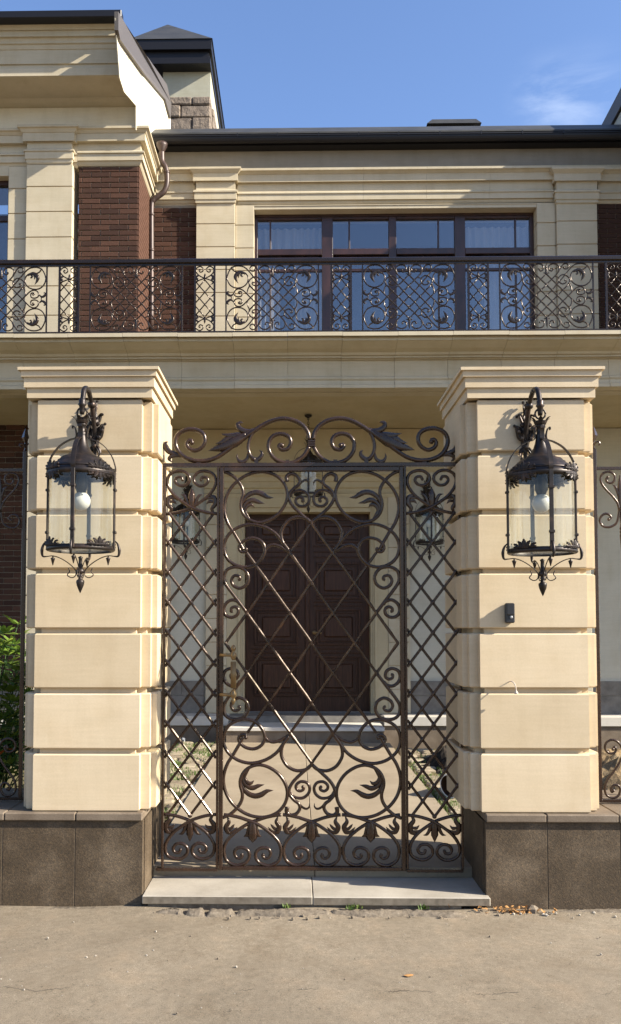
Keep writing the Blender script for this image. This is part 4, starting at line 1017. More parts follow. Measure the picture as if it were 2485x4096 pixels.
# brass pull handle
hcx = at(850 + 518 * .16234, 2500 + 1200 * .16234, YG - .06); hk = .16234 * (5.08 + YG - .06) / FPX
def hz_(zp): return at(850 + 518 * .16234, 2500 + zp * .16234, YG - .06).z
hd = MB().tube([(hcx.x, YG - .06, hz_(1560)), (hcx.x, YG - .06, hz_(900))], .0145, 14, up=Vector((1, 0, 0))).build('pull_handle', M['brass'], gate, True)
fl = MB()
for j in range(12):
    a = 2 * math.pi * j / 12; fl.tube([(hcx.x + .0145 * math.cos(a), YG - .06 + .0145 * math.sin(a), hz_(1550)), (hcx.x + .0145 * math.cos(a), YG - .06 + .0145 * math.sin(a), hz_(910))], .0022, 6, up=Vector((1, 0, 0)))
fl.build('fluting', M['brass'], hd, True)
for zc_, s in ((740, 1), (1720, -1)):
    z = hz_(zc_); 
    MB().lathe([(.009, -.030), (.014, -.022), (.019, -.008), (.020, .002), (.016, .012), (.010, .018), (.009, .024), (.012, .03), (.0165, .036), (.015, .046), (.009, .056), (.001, .062)] if s > 0 else [(.001, -.062), (.009, -.048), (.015, -.036), (.012, -.028), (.009, -.022), (.016, -.012), (.020, .0), (.018, .01), (.013, .02), (.011, .028), (.015, .03)], (hcx.x, YG - .06, z), 14).build('finial', M['brass'], hd, True)
    MB().tube([(GL + fw * .5, YG - .018, z), (GL + fw * .6, YG - .05, z), (hcx.x - .03, YG - .06, z), (hcx.x, YG - .06, z)], [.012, .011, .010, .013], 10).build('bracket', M['brass'], hd, True)

# ---- fixed surround: posts, lattice side panels, crest
sur = thing('gate_surround', 'fixed brown iron surround of the gate with lattice side panels and scrolled crest', 'gate surround', (XC, YG, 0.15))
S_ = sur
SL = at(600 + 120 * .43478, 2500, YG).x; SR = 2 * XC - SL
szt = zz(1640 + 488 * .43478, YG, 1247); szb = zz(2450 + 2348 * .43478, YG, 900)
pw = .0195
for x0, w_, nm in ((SL, .0135, 'post'), (SR - .0135, .0135, 'post'), (GL - .003 - pw * .7, pw * .7, 'post'), (GR + .003, pw * .7, 'post')):
    MB().box(x0, x0 + w_, YG - .018, YG + .02, szb, szt - .024, .002).build(nm, M['iron'], S_)
MB().box(PL1 - .0, SL, YG - .012, YG + .012, szt - .022, szt - .002).build('wall_tie', M['iron'], S_)
MB().box(SR, PR0, YG - .012, YG + .012, szt - .022, szt - .002).build('wall_tie', M['iron'], S_)
MB().box(SL, SR, YG - .018, YG + .02, szt - .0238, szt, .002).build('top_rail', M['iron'], S_)
MB().box(PL1 + .006 + .0, GL - .004, YG - .018, YG + .02, szb - .018, szb - .0005, .002).build('bottom_rail', M['iron'], S_)
MB().box(GR + .004, PR0 - .006, YG - .018, YG + .02, szb - .018, szb - .0005, .002).build('bottom_rail', M['iron'], S_)
for py in (1900, 2645):
    z = zz(py, YG, 640)
    MB().box(PL1 - .0, SL - .0005, YG - .008, YG + .008, z - .009, z + .009).build('wall_tie', M['iron'], S_)
    MB().box(SR + .0005, PR0, YG - .008, YG + .008, z - .009, z + .009).build('wall_tie', M['iron'], S_)
x0s, x1s = SL + .0145, GL - .004 - pw * .7; cxs = (x0s + x1s) / 2; hws = (x1s - x0s) / 2
def two(b, name, smooth=True):
    b.build(name, M['iron'], S_, smooth); b.mirror(xc=XC).build(name, M['iron'], S_, smooth)
# lattice in world measures: rows of crossings
zA = zz(1640 + 945 * .43478, YG, 760); zB = zz(2450 + 1868 * .43478, YG, 760)
nrow = 10; pz_ = (zA - zB) / nrow; dx_ = hws * 0.445; 
def seg(x, z, x2, z2, yo):
    n = 6; return MB().tube([(x + (x2 - x) * i / n, YG + yo, z + (z2 - z) * i / n) for i in range(n + 1)], .0088, 8, ph=math.pi / 8)
sl = pz_ / 2 / dx_           # slope of the bars
for k in range(-2, nrow + 2):
    zc_ = zA - k * pz_
    for sg, yo in ((1, -.004), (-1, .006)):
        # bar through (cxs, zc_) with slope sg, clipped to the panel
        xa, xb = x0s, x1s; f = lambda x: zc_ - sg * (x - cxs) * sl
        pts = []
        lo_, hi_ = zB, zA
        ts = [xa, xb]
        xs_ = sorted([(cxs + sg * (zc_ - hi_) / sl), (cxs + sg * (zc_ - lo_) / sl)])
        xa, xb = max(xa, xs_[0]), min(xb, xs_[1])
        if xb - xa > .03: two(seg(xa, f(xa), xb, f(xb), yo), 'lattice_bar', False)
for k in range(0, nrow + 1):
    for j, (x, z) in enumerate(((cxs, zA - k * pz_), (cxs - dx_, zA - (k + .5) * pz_), (cxs + dx_, zA - (k + .5) * pz_), (cxs - 2 * dx_, zA - k * pz_), (cxs + 2 * dx_, zA - k * pz_))):
        if z < zB - .01 or (j > 2 and k in (0, nrow)): continue
        two(MB().ball((x, YG, z), .0145, 8), 'knob')
# hearts with spirals at both ends of the side panels
def side_heart(zo, s):
    """local: u across from the centre (1 = half width), v away from the crossing (metres)"""
    def W_(pts): return cr([Vector((cxs + u * hws, YG, zo + s * v)) for u, v in pts], 6)
    for m_ in (1, -1):
        pts = W_([(-m_ * 1.0, -.020), (-m_ * .62, -.012), (-m_ * .25, .004), (0, .020), (m_ * .3, .050), (m_ * .62, .088), (m_ * .86, .135), (m_ * .95, .180), (m_ * .86, .224), (m_ * .58, .246), (m_ * .30, .242), (m_ * .10, .214), (m_ * .10, .180), (m_ * .28, .156), (m_ * .50, .158), (m_ * .64, .182), (m_ * .58, .206), (m_ * .42, .208), (m_ * .36, .192)])
        b = tapered(pts, .0102, .9); b.ball(pts[-1], .010); b.v = [(x, y + .003 * m_, z) for x, y, z in b.v]; two(b, 'scroll')
        b = MB()
        for sp, w_ in (([(.90, -.018), (.80, .012), (.93, .045), (.88, .082), (.66, .098)], [.003, .009, .012, .011, .003]), ([(.88, .055), (.70, .058), (.58, .040)], [.006, .008, .001]), ([(.84, .078), (.64, .078), (.50, .062)], [.006, .007, .001])):
            p = W_([(m_ * u, v) for u, v in sp]); b.lobe(p, interp([w * 1.35 for w in w_], len(p)), .5)
        two(b, 'leaf')
    b = MB()
    for sp, w_ in (([(0, .026), (0, .06), (0, .10), (0, .145)], [.016, .022, .022, .0]), ([(-.12, .03), (-.2, .07), (-.30, .095), (-.44, .100)], [.009, .011, .009, .001]), ([(.12, .03), (.2, .07), (.30, .095), (.44, .100)], [.009, .011, .009, .001])):
        p = W_(sp); b.lobe(p, interp(w_, len(p)), .5)
    two(b, 'flower')
hs_ = zA + .012
side_heart(hs_, 1.0)
side_heart(zB - .012, -1.0)
# crest
def crest(pts, r, end=1.0, start=1.0): return tapered(t1(pts), r, end, start)
cb = crest([(1468, 270), (1452, 205), (1400, 138), (1320, 95), (1220, 80), (1120, 100), (1030, 145), (940, 205), (870, 255), (790, 312), (700, 380), (610, 438), (510, 468), (405, 465), (315, 432), (258, 372), (235, 295), (262, 222), (335, 182), (420, 182), (488, 220), (506, 285), (478, 342), (420, 374), (365, 358), (340, 315), (360, 280), (392, 288)], .0140, .9)
cb.ball(t1([(385, 300), (386, 301)])[0], .016); two(cb, 'crest_scroll')
cb = crest([(1465, 340), (1415, 420), (1335, 478), (1250, 488), (1162, 458), (1102, 390), (1092, 310), (1132, 242), (1205, 220), (1275, 245), (1296, 305), (1268, 356), (1215, 366), (1186, 335), (1208, 312)], .0134, .9)
cb.ball(t1([(1215, 328), (1216, 329)])[0], .015); two(cb, 'crest_scroll')
cb = crest([(1000, 160), (950, 205), (915, 280), (905, 355), (925, 420), (965, 462)], .0108, 1.2, .7)
for sp, w_ in (([(915, 400), (945, 450), (990, 455), (1025, 425), (1030, 390), (1008, 372)], [14, 20, 22, 20, 13, 2]), ([(905, 400), (892, 450), (855, 478), (820, 468), (802, 435), (808, 402)], [11, 16, 18, 16, 10, 2])):
    p = t1(sp, 4); cb.lobe(p, interp([w * .00066 for w in w_], len(p)), .6)
two(cb, 'crest_branch')
b = lobes([([(960, 180), (880, 230), (780, 290), (680, 338), (600, 358), (535, 376)], [12, 26, 40, 34, 18, 0]), ([(880, 240), (800, 238), (730, 238), (650, 218)], [22, 24, 17, 0]), ([(800, 280), (720, 268), (660, 300), (600, 310)], [18, 22, 16, 0]), ([(965, 190), (905, 198), (850, 188), (815, 160), (810, 130), (838, 115), (858, 120)], [10, 16, 19, 18, 14, 8, 2])], t1)
two(b, 'crest_leaf')
b = lobes([([(300, 425), (235, 405), (180, 385), (148, 345), (142, 308), (165, 290)], [8, 14, 18, 20, 14, 2]), ([(310, 432), (250, 420), (200, 425), (178, 450), (205, 482)], [6, 12, 14, 13, 3])], t1)
two(b, 'crest_leaf')
for x in (450, 980, 1265):
    c = t1([(x, 483), (x + 1, 483)])[0]; two(MB().box(c.x - .012, c.x + .012, YG - .01, YG + .01, szt + .0005, szt + .02), 'stay', False)
cc = at(600 + 1488 * .43478, 1640 + 308 * .43478, YG)
for k in (-1, 0, 1): MB().tube([(cc.x - .022, YG, cc.z + k * .0135), (cc.x + .022, YG, cc.z + k * .0135)], [.011, .011], 8).box(cc.x - .023, cc.x + .023, YG - .015, YG + .015, cc.z + k * .0135 - .0055, cc.z + k * .0135 + .0055, .002).build('collar', M['iron'], S_)

# ================================================================== FENCES ON THE LOW WALL
def fence(sgn, xpost, label):
    t = thing('iron_fence', label, 'fence', (xpost, YG, ZP), 'iron fences on the low walls')
    o = at(2387, 2400, YG).x
    KS = .2638
    def T(pts, ox=2380, oy=1650, sc=KS, sub=6):
        return [Vector((xpost + sgn * (p.x - o), YG, p.z)) for p in cr([at(ox + x * sc, oy + y * sc, YG) for x, y in pts], sub)]
    zt_, zb_ = zz(1874, YG, 2440), ZP + .012
    per = (T([(380, 1000), (381, 1000)])[0].x - xpost) * 2
    npan = 3 if sgn < 0 else 4
    xe = xpost + per * npan
    MB().box(xpost, xe, YG - .009, YG + .009, zt_ - .0095, zt_ + .0095, .002).build('top_rail', M['iron'], t)
    MB().box(xpost - sgn * .03, xe, YG - .009, YG + .009, zb_, zb_ + .016, .002).build('bottom_rail', M['iron'], t)
    for i in range(npan + 1):
        X = xpost + per * i
        if i in (0, npan):
            p = MB().box(X - .011, X + .011, YG - .011, YG + .011, zb_ + .001, zz(1797, YG, 2390), .002).build('post', M['iron'], t)
            zf = zz(1797, YG, 2390)
            b = MB(); b.lathe([(.006, 0), (.012, .004), (.006, .012), (.006, .03), (.010, .034), (.006, .04), (.006, .052), (.024, .085), (.018, .105), (.007, .130), (.001, .142)], (X, YG, zf), 4)
            for q in (-1, 1):
                b.tube(cr([(X, YG, zf + .02), (X + q * .012, YG, zf + .042), (X + q * .030, YG, zf + .046), (X + q * .036, YG, zf + .032), (X + q * .026, YG, zf + .026)], 4), .005, 6)
            b.build('finial', M['iron'], p, False)
        else:
            MB().box(X - .006, X + .006, YG - .006, YG + .006, zb_ + .017, zt_ - .01).build('bar', M['iron'], t)
    up1 = [(195, 985), (172, 1008), (182, 1046), (225, 1070), (280, 1050), (302, 980), (270, 922), (200, 898), (122, 925), (84, 1000), (110, 1090), (180, 1182), (270, 1272), (340, 1370), (368, 1460)]
    up2 = [(210, 1620), (245, 1592), (215, 1550), (160, 1535), (100, 1570), (74, 1640), (110, 1712), (180, 1740), (260, 1725), (322, 1680), (352, 1600), (368, 1480)]
    lo1 = [(420, 1220), (442, 1182), (472, 1215), (450, 1270), (400, 1288), (330, 1270), (288, 1200), (310, 1112), (390, 1065), (480, 1085), (545, 1155), (575, 1240)]
    lo2 = [(425, 1900), (400, 1920), (385, 1870), (430, 1812), (500, 1810), (540, 1880), (500, 1990), (400, 2015), (310, 1960), (285, 1850), (330, 1720), (420, 1600), (510, 1470), (580, 1320)]
    for i in range(npan):
        X0 = xpost + per * i; xm_ = X0 + per / 2; sh = per * i
        for pts, a in ((up1, (2380, 1650, KS)), (up2, (2380, 1650, KS)), (lo1, (2350, 2700, .2436)), (lo2, (2350, 2700, .2436))):
            p = [Vector((v.x + sh, v.y, v.z)) for v in T(pts, *a)]
            b = MB().tube(p, .0075, 7); b.ball(p[0], .010, 6)
            b.build('scroll', M['iron'], t, True); b.mirror(xc=xm_).build('scroll', M['iron'], t, True)
        zc_ = T([(380, 1475), (381, 1475)])[0].z
        b = MB()
        for sp, w_ in (([(380, 1450), (380, 1300), (380, 1100), (380, 920)], [6, 14, 16, 0]), ([(372, 1400), (350, 1230), (310, 1130), (262, 1090)], [5, 9, 10, 1]), ([(388, 1400), (410, 1230), (450, 1130), (498, 1090)], [5, 9, 10, 1])):
            p = [Vector((v.x + sh, v.y, v.z)) for v in T(sp)]; b.lobe(p, interp([w * .0009 for w in w_], len(p)), .5)
        b.box(xm_ - .012, xm_ + .012, YG - .012, YG + .012, zc_ - .006, zc_ + .006)
        zq = T([(380, 2100), (381, 2100)])[0].z
        b.lathe([(.001, zq - zc_), (.006, (zq - zc_) * .7), (.008, (zq - zc_) * .62), (.005, (zq - zc_) * .58), (.009, (zq - zc_) * .54), (.005, (zq - zc_) * .5), (.009, (zq - zc_) * .46), (.005, (zq - zc_) * .42), (.006, -.01)], (xm_, YG, zc_), 8)
        b.build('spear', M['iron'], t, True)
    return t
fence(1, at(2387, 2400, YG).x, 'brown iron fence with spear post standing right of the right pillar')
fence(-1, at(93, 2400, YG).x, 'black looking iron fence in shade standing left of the left pillar')
#--PART4--
# ================================================================== BALCONY RAILING
YR = YB - .40 + .115
rail = thing('balcony_railing', 'dark wrought iron balcony railing of scrolled panels with thick handrail', 'railing', (0.5, YR, ZBT))
ra0, ra1 = -6.2, 8.2
zr1, zr0 = zz(1034, YR, 1100), zz(1058, YR, 1100)
MB().box(ra0, ra1, YR - .03, YR + .03, zr0 + .012, zr1, .012).build('handrail', M['iron_dark'], rail)
MB().box(ra0, ra1, YR - .012, YR + .012, zr0 - .008, zr0 + .011).build('upper_bar', M['iron_dark'], rail)
zl0 = zz(1322, YR, 1100); zl1 = zz(1329, YR, 1100)
zl1 = max(zl1, ZBT + .006)
MB().box(ra0, ra1, YR - .01, YR + .01, zl1, zl1 + .016).build('lower_bar', M['iron_dark'], rail)
KA = 1 / 3.3222
A0 = at(850 + 795 * KA, 1020 + 565 * KA, YR)
per = (at(850 + 795 * KA + 547, 1170, YR) - at(850 + 795 * KA, 1170, YR)).x
def ta(pts, sub=5): return [v - Vector((A0.x, YR, A0.z)) for v in cr([at(850 + x * KA, 1020 + y * KA, YR) for x, y in pts], sub)]
RR = 0.0078
pieces = []    # (name, mesh builder) local to the panel's centre
def quad(b, nm, h=True, v=True):
    out = [b]
    if h: out.append(b.mirror(xc=0))
    if v: out.append(b.mirror(zc=0))
    if h and v: out.append(b.mirror(xc=0, zc=0))
    for o_ in out: pieces.append((nm, o_))
quad(MB().tube(ta([(255, 165), (330, 146), (420, 160), (490, 222), (545, 290), (620, 376), (720, 490), (795, 565)]), RR, 6), 'scroll')
quad(MB().tube(ta([(255, 165), (215, 232), (197, 310), (230, 392), (300, 436), (390, 430), (455, 382), (476, 310), (450, 252), (400, 226), (340, 230), (285, 210), (255, 168)]), RR, 6), 'ring_scroll')
quad(MB().tube(ta([(545, 290), (498, 330), (484, 370), (495, 405), (472, 455), (464, 510), (480, 540), (500, 560)]), RR, 6), 'bracket_scroll')
b = MB().tube(ta([(545, 292), (592, 292), (632, 332), (630, 378), (590, 410), (548, 402), (528, 376), (546, 358)]), RR, 6); b.ball(ta([(548, 366), (549, 366)])[0], .011, 6); b.tube(ta([(636, 326), (655, 318), (690, 310)], 3), RR * .8, 6); quad(b, 'spiral')
b = MB().tube(ta([(570, 195), (548, 214), (512, 208), (500, 175), (525, 146), (566, 152), (602, 195), (640, 262), (720, 345), (795, 418), (940, 565), (1090, 715)]), RR, 6); b.ball(ta([(562, 196), (563, 196)])[0], .011, 6); quad(b, 'scroll')
b = MB().tube(ta([(700, 212), (720, 238), (752, 226), (760, 190), (740, 156), (690, 145), (642, 165), (624, 205), (640, 260)]), RR, 6); b.ball(ta([(705, 214), (706, 214)])[0], .012, 6); quad(b, 'spiral')
b = MB().tube(ta([(362, 510), (345, 498), (372, 485), (395, 505), (385, 545), (340, 556), (300, 540), (289, 505), (310, 466), (350, 450), (402, 466), (450, 510), (500, 560), (650, 710), (795, 855)]), RR, 6); b.ball(ta([(364, 510), (365, 510)])[0], .012, 6); quad(b, 'heart_scroll')
quad(MB().tube(ta([(495, 405), (650, 565), (720, 635), (795, 707)], 3), RR, 6), 'lattice_bar')
b = MB()
for sp, w_ in (([(290, 505), (250, 540), (215, 530), (200, 505), (208, 485), (228, 490)], [5, 14, 17, 14, 8, 2]), ([(255, 575), (250, 550), (235, 535)], [4, 9, 8])):
    p = ta(sp, 3); b.lobe(p, interp([w * .00088 for w in w_], len(p)), .7)
quad(b, 'leaf')
b = MB()
for sp, w_ in (([(440, 255), (380, 225), (330, 245), (305, 290), (318, 335), (345, 378)], [10, 20, 26, 24, 15, 1]), ([(400, 240), (380, 265), (395, 285), (408, 280)], [12, 14, 10, 4]), ([(360, 240), (345, 275), (350, 310)], [12, 12, 2])):
    p = ta(sp, 3); b.lobe(p, interp([w * .00088 for w in w_], len(p)), .7)
quad(b, 'leaf')
b = MB()
for sp, w_ in (([(797, 290), (797, 250), (797, 175), (797, 140)], [14, 16, 11, 1]), ([(790, 275), (768, 262), (752, 268)], [8, 8, 2]), ([(804, 275), (826, 262), (842, 268)], [8, 8, 2])):
    p = ta(sp, 3); b.lobe(p, interp([w * .00088 for w in w_], len(p)), .7)
quad(b, 'flower', h=False)
for x, y in ((650, 565), (795, 418), (720, 490)): quad(MB().ball(ta([(x, y), (x + 1, y)])[0], .0125, 6), 'knob', h=x != 795, v=y != 565)
pieces.append(('knob', MB().ball((0, 0, 0), .0125, 6)))
quad(MB().ball(ta([(495, 405), (496, 405)])[0], .0125, 6), 'knob'); quad(MB().ball(ta([(545, 290), (546, 290)])[0], .0125, 6), 'knob')
pm = [(nm, b.mesh(nm, M['iron_dark'], smooth=True)) for nm, b in pieces]
hx_ = (ta([(1410, 565), (1411, 565)])[0].x)
zt_ = zr0 - .009; zb_ = zl1 + .017
barm = MB().box(-.0075, .0075, -.008, .008, zb_ - A0.z, zt_ - A0.z).mesh('panel_bar', M['iron_dark'])
postm = MB().box(-.011, .011, -.012, .012, zl1 - A0.z - .005, zt_ - A0.z).mesh('post', M['iron_dark'])
# narrow lattice panels between two posts
nx = (at(850 + 975 * .5686, 1170, YR) - at(850 + 838 * .5686, 1170, YR)).x / 2
ncx = (at(850 + 906 * .5686, 1170, YR)).x - A0.x
np_ = []
hz_t = zt_ - A0.z; hz_b = zb_ - A0.z
for s, zc_ in ((1, hz_t), (-1, hz_b)):
    for m_ in (1, -1):
        W_ = lambda pts: cr([Vector((u * m_ * nx, 0, zc_ - s * v)) for u, v in pts], 4)
        b = MB().tube(W_([(-.9, .185), (-.5, .165), (0, .145), (.5, .12), (.88, .075), (.86, .03), (.5, .008), (.2, .03), (.2, .06), (.45, .075), (.6, .055), (.5, .04)]), RR * .9, 6)
        b.ball(W_([(.48, .045), (.49, .045)])[0], .010, 6); np_.append(('spiral', b))
        b = MB(); p = W_([(.95, .2), (.72, .17), (.85, .14), (.72, .115), (.5, .12)]); b.lobe(p, interp([.003, .013, .015, .012, .002], len(p)), .7); np_.append(('leaf', b))
    b = MB(); p = [Vector((0, 0, zc_ - s * v)) for v in (.165, .14, .105, .085)]; b.lobe(p, [.012, .014, .010, 0], .7); np_.append(('flower', b))
lt, lb = hz_t - .165, hz_b + .165
rows = 3; ph = (lt - lb) / rows
for k in range(-1, rows + 1):
    for sg in (1, -1):
        pts = []
        z0_ = lt - k * ph
        # from centre line crossing at z0_ down to the side and back
        xa, xb = -nx * .92, nx * .92; f = lambda x: z0_ - sg * x * (ph / 2) / (nx * .55)
        xs_ = sorted([sg * (z0_ - lt) / (ph / 2) * (nx * .55), sg * (z0_ - lb) / (ph / 2) * (nx * .55)])
        xa, xb = max(xa, xs_[0]), min(xb, xs_[1])
        if xb - xa > .03: np_.append(('lattice_bar', MB().tube([(xa, 0, f(xa)), ((xa + xb) / 2, 0, f((xa + xb) / 2)), (xb, 0, f(xb))], RR * .9, 6)))
for k in range(rows + 1): np_.append(('knob', MB().ball((0, 0, lt - k * ph), .0125, 6)))
for k in range(rows): np_ += [('knob', MB().ball((q * nx * .55, 0, lt - (k + .5) * ph), .0125, 6)) for q in (-1, 1)]
nm_ = [(nm, b.mesh(nm, M['iron_dark'], smooth=True)) for nm, b in np_]
for i in range(-3, 4):
    cx = A0.x + per * i
    if i > -3:
        pn = inst(barm, 'scroll_panel', rail, (cx - hx_, YR, A0.z)); ORG[pn.name] = Vector((cx - hx_, YR, A0.z))
        inst(barm, 'panel_bar', pn, (cx + hx_, YR, A0.z))
        for nm, me in pm: inst(me, nm, pn, (cx, YR, A0.z))
    if -3 <= i < 3:
        c2 = cx + ncx
        pn = inst(postm, 'lattice_panel', rail, (c2 - nx, YR, A0.z)); ORG[pn.name] = Vector((c2 - nx, YR, A0.z))
        inst(postm, 'post', pn, (c2 + nx, YR, A0.z))
        for nm, me in nm_: inst(me, nm, pn, (c2, YR, A0.z))

# ================================================================== LANTERNS
def lantern_parts(t, bracket=True):
    """origin: foot of the finial on the lantern's axis; the wall is at +Y"""
    K = .000647; ML = M['lantern']
    h = lambda y: (2000 - y) * K
    R = 276 * K
    MB().lathe([(.001, h(2003)), (.007, h(1985)), (.019, h(1940)), (.023, h(1910)), (.022, h(1898)), (.012, h(1885)), (.009, h(1868)), (.016, h(1850)), (.010, h(1842)), (.02, h(1835)), (.024, h(1818)), (.02, h(1800)), (.011, h(1792)), (.010, h(1715)), (.014, h(1700)), (.003, h(1690))], n=14).build('finial', ML, t, True)
    br = MB().lathe([(R * .93, h(1652)), (R * 1.0, h(1650)), (R * 1.04, h(1640)), (R * 1.02, h(1622)), (R * 1.0, h(1608)), (R * .96, h(1608)), (R * .93, h(1630)), (R * .93, h(1651))], n=40)
    br.f = br.f[:-2]; bottom = br.build('bottom_ring', ML, t, True, fix=False)
    g_ = MB(); k = 40; rg = R * .955
    g_.v = [(rg * math.cos(6.28318 * j / k), rg * math.sin(6.28318 * j / k), z) for z in (h(1612), h(985)) for j in range(k)]
    g_.f = [(j, (j + 1) % k, (j + 1) % k + k, j + k) for j in range(k)]
    g_.build('glass', M['lglass'], t, True)
    fl = MB(); fl.v = [(rg * math.cos(6.28318 * j / k), rg * math.sin(6.28318 * j / k), h(1640)) for j in range(k)]; fl.f = [tuple(range(k))]
    fl.build('glass_floor', M['lglass'], t)
    tr = MB().lathe([(R * .96, h(1018)), (R * 1.0, h(1020)), (R * 1.05, h(1005)), (R * 1.05, h(985)), (R * 1.0, h(962)), (R * .9, h(950))], n=40); tr.f = tr.f[:-2]
    tr.build('top_ring', ML, t, True, fix=False)
    roof = MB().lathe([(R * .98, h(955)), (R * .95, h(940)), (R * .84, h(915)), (R * .82, h(905)), (R * .74, h(898)), (R * .72, h(880)), (R * .66, h(872)), (R * .62, h(855)), (R * .46, h(838)), (R * .31, h(800)), (R * .215, h(755)), (R * .165, h(710)), (R * .14, h(670)), (.024, h(655)), (.026, h(640)), (.02, h(632)), (.021, h(580)), (.027, h(572)), (.024, h(560))], n=32)
    roof = roof.build('roof', ML, t, True)
    cl = MB()
    cl.lathe([(.018, h(575)), (.03, h(555)), (.036, h(535)), (.030, h(525)), (.004, h(520))], n=12)
    for q in range(6):
        a = q * math.pi / 3 + .3; d = Vector((math.cos(a), math.sin(a), 0)); n_ = Vector((-d.y, d.x, 0))
        p = cr([d * .022 + Vector((0, 0, h(560))), d * .034 + Vector((0, 0, h(530))), d * .045 + Vector((0, 0, h(508))), d * .06 + Vector((0, 0, h(500)))], 3)
        cl.lobe(p, interp([.010, .013, .009, .002], len(p)), .5, d.cross(n_).cross(n_) * 1.0 if False else (d * .5 + Vector((0, 0, 1))).normalized())
    cl.build('crown', ML, t, False)
    rg_ = MB(); rr_ = .028; cz = h(465); rg_.tube([(rr_ * math.cos(6.2832 * j / 20), 0, cz + rr_ * math.sin(6.2832 * j / 20)) for j in range(21)], .0052, 8)
    rg_.build('hanging_ring', ML, t, True)
    for q in range(4):
        a = q * math.pi / 2; c_, s_ = math.cos(a), math.sin(a)
        rot = lambda x, y, z: (x * c_ - y * s_, x * s_ + y * c_, z)
        def RT(b): b.v = [rot(*v) for v in b.v]; return b
        b = MB(); b.box(R * 1.0, R * 1.055, -.011, .011, h(1640), h(985), .002)
        for yk in (1130, 1490): b.box(R * .99, R * 1.09, -.015, .015, h(yk + 12), h(yk - 12), .003)
        rib = RT(b).build('rib', ML, t)
        p = cr([(R * 1.03, 0, h(985)), (R * 1.05, 0, h(940)), (R * .93, 0, h(840)), (R * .68, 0, h(750)), (R * .38, 0, h(700)), (R * .21, 0, h(686)), (R * .17, 0, h(665)), (R * .18, 0, h(625)), (R * .22, 0, h(590)), (R * .28, 0, h(580)), (R * .29, 0, h(600))], 4)
        b = MB(); vs = []
        for i_, v in enumerate(p):
            tt = (p[min(i_ + 1, len(p) - 1)] - p[max(i_ - 1, 0)]).normalized(); nn = Vector((-tt.z, 0, tt.x)) * .0022
            for yy_, sg in ((-.012, 1), (.012, 1), (.012, -1), (-.012, -1)): vs.append((v + nn * sg) + Vector((0, yy_, 0)))
        m_ = len(p); fs = [(4 * i_ + j, 4 * i_ + (j + 1) % 4, 4 * i_ + 4 + (j + 1) % 4, 4 * i_ + 4 + j) for i_ in range(m_ - 1) for j in range(4)] + [(0, 1, 2, 3), tuple(4 * m_ - 4 + j for j in (3, 2, 1, 0))]
        b.add(vs, fs); RT(b).build('hoop', ML, t, False)
        # scroll feet with a drop
        b = MB().tube(cr([(R * 1.04, 0, h(1560)), (R * 1.14, 0, h(1590)), (R * 1.19, 0, h(1640)), (R * 1.16, 0, h(1690)), (R * 1.02, 0, h(1692)), (R * .85, 0, h(1688)), (R * .6, 0, h(1710)), (R * .32, 0, h(1760)), (R * .14, 0, h(1815)), (R * .16, 0, h(1860)), (R * .28, 0, h(1872)), (R * .40, 0, h(1850)), (R * .33, 0, h(1820)), (R * .37, 0, h(1790))], 4), [.003 + .006 * max(0, 1 - abs(i_ - 8) / 8) for i_ in range(53)], 6)
        b.lathe([(.002, h(1768)), (.005, h(1750)), (.011, h(1718)), (.013, h(1708)), (.004, h(1700)), (.005, h(1684))], (R * .85, 0, 0), 8)
        RT(b).build('scroll_foot', ML, t, True)
        b = MB().lathe([(.004, h(1760)), (.012, h(1735)), (.010, h(1715)), (.019, h(1695)), (.02, h(1668)), (.012, h(1655))], (R * .12 * 1.0, 0, 0), 8)
        # cresting between the ribs, pierced and lobed, on both rings
        for (zc_, sg, hh) in ((h(975), 1, 1.0), (h(1005), -1, .9), (h(1612), 1, .95)):
            b = MB(); am = a + math.pi / 4
            def CW(u, v): a_ = am + u; return Vector((R * 1.06 * math.cos(a_), R * 1.06 * math.sin(a_), zc_ + sg * v * hh))
            nr = Vector((math.cos(am), math.sin(am), 0))
            for u0, u1, v1, w_ in ((0, 0, .042, .015), (.10, .15, .032, .012), (-.10, -.15, .032, .012), (.22, .28, .020, .010), (-.22, -.28, .020, .010)):
                p = cr([CW(u0, -.004), CW(u0 * 1.05, v1 * .45), CW(u1, v1 * .85), CW(u1 * 1.18, v1)], 3); b.lobe(p, interp([w_ * .7, w_, w_ * .8, .002], len(p)), .4, nr)
                b.ball(p[-1], .006, 6)
            b.tube([CW(-.36 + .06 * i_, .004) for i_ in range(13)], .005, 6, up=nr)
            b.build('cresting', ML, t, False)
    sk = MB().lathe([(.018, h(960)), (.034, h(1030)), (.036, h(1110)), (.030, h(1125)), (.024, h(1150)), (.02, h(1165))], n=16); sk.build('socket', M['black'], t, True)
    bl = MB().ball((0, 0, h(1222)), .0515, 20); bl = MB().lathe([(max(.001, .0515 * math.sin(math.pi * i / 14)), h(1222) - .0515 * math.cos(math.pi * i / 14)) for i in range(15)], n=20).build('bulb', M['bulb'], t, True)
    if bracket:
        D = .33
        wl2 = lambda y: (D - y)          # distance out from the wall -> local y
        arm = MB().tube(cr([(0, D - .012, .90), (0, D - .03, .965), (0, D - .07, 1.04), (0, D - .12, 1.11), (0, D - .20, 1.155), (0, D - .28, 1.14), (0, .015, 1.085), (0, 0, 1.04)], 5), interp([.011, .014, .014, .013, .014, .015, .014, .014], 36), 10).build('bracket_arm', ML, t, True)
        MB().lathe([(.012, .985), (.014, 1.0), (.017, 1.03), (.024, 1.038), (.018, 1.048), (.020, 1.062), (.016, 1.07)], n=12).build('hook', ML, arm, True)
        MB().lathe([(.018, -.016), (.024, -.008), (.024, .008), (.018, .016)], (0, D - .105, 1.095), 10).build('arm_collar', ML, arm, True)
